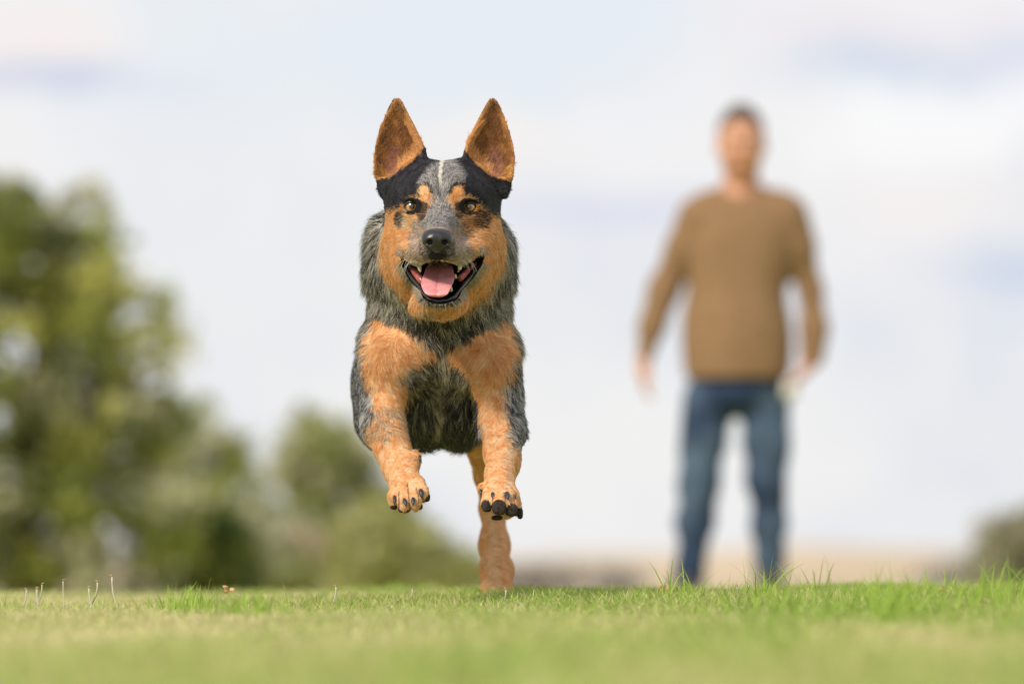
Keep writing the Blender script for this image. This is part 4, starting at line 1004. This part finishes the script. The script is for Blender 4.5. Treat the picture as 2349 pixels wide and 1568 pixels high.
# ---- nose
m_nose = mat('nose_leather', (.009, .009, .011), .30, spec=.6, bump=(700, .5, .0006), noise=((.018, .015, .016), 300, .4, .7))
c0 = P(1003, 549, 7.56)
NF = Field(lin(c0[0] - .03, c0[0] + .03, .0008), lin(c0[1] - .03, c0[1] + .03, .001), lin(c0[2] - .024, c0[2] + .022, .0008))
NF.ell(P(1003, 543, 7.560), (.0205, .017, .0112), 0)
NF.ell(P(989, 553, 7.556), (.0120, .014, .0095), .006); NF.ell(P(1017, 553, 7.556), (.0120, .014, .0095), .006)
NF.ell(P(1003, 564, 7.558), (.0085, .011, .0095), .006)
for s_ in (-1, 1):
    NF.ell(P(1003 + s_ * 17.5, 555.5, 7.538), (.0050, .013, .0046), .0025, None, True)
    NF.cone(P(1003 + s_ * 20, 556, 7.540), .0022, P(1003 + s_ * 33, 561, 7.552), .0016, .002, sub=True)
NF.cone(P(1003, 556, 7.536), .0012, P(1003, 580, 7.544), .0014, .0015, sub=True)
V, F = NF.mesh(1); mesh_obj('nose', V, F, m_nose, dog)
m_hole = mat('nostril_dark', (.003, .003, .003), .6)

# ---- mouth: dark lining, gums, tongue, teeth
m_ton = mat('tongue', (.80, .33, .33), .36, spec=.5, sss=.25, noise=((.66, .22, .25), 70, .42, .66), bump=(420, .6, .0009))
m_gum = mat('gum', (.50, .14, .13), .3, spec=.6, sss=.15, noise=((.36, .09, .09), 200, .4, .7)); m_tooth = mat('tooth', (.64, .56, .38), .3, noise=((.52, .43, .26), 260, .45, .75)); m_lip2 = mat('lip_skin', (.012, .010, .011), .32, spec=.45, noise=((.035, .026, .032), 260, .5, .62), bump=(500, .6, .001))
def bend(a, D): return P(a[0], a[1], D)
# tongue: a curved sheet hanging forward over the lower jaw, central groove
rows = [(600, 996, 1018, 7.665), (606, 982, 1034, 7.655), (614, 977, 1039, 7.645), (624, 974, 1041, 7.635), (634, 970, 1043.5, 7.622), (643, 967, 1042, 7.608), (652, 965.5, 1038, 7.595), (661, 968, 1033, 7.584), (669, 972, 1030, 7.577), (676, 978, 1026, 7.574), (680.5, 987, 1017, 7.576), (682, 997, 1008, 7.580)]
nu = 33; V, F = [], []
for layer in (0, 1):
    for (yy, xl, xr, D) in rows:
        for i in range(nu):
            s_ = i / (nu - 1) * 2 - 1; xx = (xl + xr) / 2 + (xr - xl) / 2 * s_
            curl = .006 * abs(s_) ** 2.5 * (1 if yy < 665 else .5) - .0040 * math.exp(-((xx - (1006 - (yy - 600) * .05)) / 3.2) ** 2) * (1 if yy < 662 else .3) * (-1)
            th = 0 if layer == 0 else .0048 * math.sqrt(max(0, 1 - (abs(s_)) ** 3)) + .0012
            V.append(P(xx, yy, D + curl * (1 if layer == 0 else 1) + th))
nr = len(rows)
for r_ in range(nr - 1):
    for i in range(nu - 1):
        a_ = r_ * nu + i; F.append((a_, a_ + nu, a_ + nu + 1, a_ + 1)); o_ = nr * nu; F.append((a_ + o_, a_ + 1 + o_, a_ + nu + 1 + o_, a_ + nu + o_))
    for i in (0, nu - 1):
        a_ = r_ * nu + i; o_ = nr * nu; F.append((a_, a_ + o_, a_ + nu + o_, a_ + nu) if i == 0 else (a_, a_ + nu, a_ + nu + o_, a_ + o_))
for i in range(nu - 1):
    a_ = (nr - 1) * nu + i; o_ = nr * nu; F.append((a_, a_ + o_, a_ + 1 + o_, a_ + 1))
to = mesh_obj('tongue', np.array(V), np.array(F), m_ton, dog); sb = to.modifiers.new('s', 'SUBSURF'); sb.levels = 2; sb.render_levels = 2
# gums
for pts in ([(934, 604, 7.672, 1.5), (943, 614, 7.668, 5), (954, 627, 7.655, 8.5), (964, 639, 7.645, 9), (972, 650, 7.635, 7)], [(1099, 598, 7.674, 1), (1090, 606, 7.670, 3.4), (1078, 616, 7.664, 5), (1066, 628, 7.655, 7), (1054, 640, 7.645, 7)]):
    mesh_obj('gum', *tube([P(*q[:3]) for q in pts], [rr(q[3], 7.65) for q in pts], 12), m_gum, dog)
# lower lip: dark folds along the jaw line
lipL = [(920, 588, 7.665, 3.2), (926, 604, 7.66, 5), (934, 622, 7.65, 6), (947, 640, 7.635, 7), (961, 655, 7.618, 7), (971, 672, 7.60, 7), (984, 686, 7.588, 6.5), (1004, 691, 7.582, 6.5), (1026, 689, 7.587, 6.5), (1044, 680, 7.598, 7), (1054, 665, 7.612, 7.5), (1066, 650, 7.63, 7.5), (1081, 633, 7.648, 7), (1094, 614, 7.66, 6), (1106, 592, 7.665, 4)]
mesh_obj('lip', *tube([P(*q[:3]) for q in lipL], [rr(q[3], 7.62) * .5 * (1 + .22 * math.sin(i * 2.4)) for i, q in enumerate(lipL)], 12), m_lip2, dog)
pal = Field(lin(P(965, 0, 7.6)[0], P(1050, 0, 7.6)[0], .0015), lin(7.60, 7.70, .002), lin(P(0, 640, 7.6)[2], P(0, 590, 7.6)[2], .0015))
# teeth
def tooth(x, y, D, h, w_, lean, up=False):
    b_ = P(x, y, D); s_ = 1 if up else -1
    pts = [b_ + np.array([lean * t_ * t_, -.002 * math.sin(t_ * 2), s_ * h * t_]) for t_ in (-.2, 0, .25, .5, .75, .95, 1)]
    mesh_obj('tooth', *tube(pts, [w_ * k for k in (.9, 1, .95, .78, .5, .2, .05)], 10), m_tooth, dog)
tooth(962, 611, 7.616, .0078, .0030, .0018); tooth(1055, 611, 7.616, .0078, .0030, -.0028)
tooth(1045, 648, 7.606, .0125, .0032, -.001, True) if False else None
tooth(1034, 666, 7.607, .0065, .0026, .0004, True)
tooth(1045, 636, 7.63, .0045, .002, 0, True)
# ---- claws
m_claw = mat('claw', (.022, .024, .032), .42, spec=.6)
def claw(x0_, y0_, D0_, x1_, y1_, D1_, r_):
    a_, b_ = P(x0_, y0_, D0_), P(x1_, y1_, D1_); mid = (a_ + b_) / 2 + np.array([0, -.0022, .0012])
    mesh_obj('claw', *tube([a_, (a_ + mid) / 2 + np.array([0, -.0006, .0003]), mid, (mid + b_) / 2 + np.array([0, -.0006, 0]), b_], [r_ * .7, r_ * .85, r_ * .75, r_ * .48, r_ * .1], 10), m_claw, dog)
for q in [(905, 1138, 7.645, 905, 1158, 7.634, .0030), (927, 1145, 7.630, 932, 1162, 7.618, .0034), (948, 1143, 7.630, 948, 1161, 7.618, .0036), (965, 1124, 7.640, 969, 1144, 7.630, .0042), (961, 1045, 7.695, 967, 1063, 7.688, .0026),
          (1131, 1132, 7.603, 1134, 1147, 7.588, .0044), (1163, 1131, 7.597, 1165, 1146, 7.580, .0044), (1179, 1135, 7.61, 1181, 1150, 7.595, .0038), (1103, 1122, 7.648, 1104, 1140, 7.640, .0024)]: claw(*q)
# ---- pads
m_pad = mat('paw_pad', (.050, .036, .030), .9, spec=.2, bump=(800, .9, .0012), noise=((.015, .012, .012), 300, .4, .7))
def pad(px, py, D, rx, ry, rz):
    Vb, Fb = ball((0, 0, 0), 1, 24); Vb = np.sign(Vb) * np.abs(Vb) ** .75; Vb = Vb * np.array([rr(rx, D), ry, rr(rz, D)]) + P(px, py, D); mesh_obj('pad', Vb, Fb, m_pad, dog)
for q in [(903, 1160, 7.658, 9, .009, 8), (927, 1167, 7.643, 14, .010, 9), (956, 1161, 7.643, 14, .010, 9), (976, 1140, 7.653, 11, .009, 11),
          (1117, 1160, 7.5965, 12, .006, 14), (1145, 1164, 7.5835, 16, .0065, 17), (1173, 1169, 7.591, 14.5, .0065, 15.5), (1193, 1177, 7.613, 7, .007, 13), (1140, 1187, 7.615, 13, .008, 6), (1103, 1124, 7.655, 6, .005, 8)]: pad(*q)
# ---- whiskers
rw = np.random.RandomState(3); WP, WR = [], []
for s_ in (-1, 1):
    for i in range(11):
        x_ = 1005 + s_ * rw.uniform(34, 66); y_ = rw.uniform(578, 603); D_ = 7.60 + (abs(x_ - 1005) - 30) * .0009
        L_ = rw.uniform(.018, .042); a_ = P(x_, y_, D_ - .012); q = []
        for t_ in np.linspace(0, 1, 6): q.append(a_ + L_ * np.array([s_ * (.85 * t_ - .25 * t_ * t_), -.25 * t_ + .45 * t_ * t_, .05 * t_ - .75 * t_ * t_]))
        WP.append(q); WR.append(np.array([1, 1, .9, .8, .6, .2]) * .00016)
make_hair('whiskers', np.array(WP), np.array(WR), np.tile([.8, .77, .7], (len(WP), 1)), dog, m_fur)
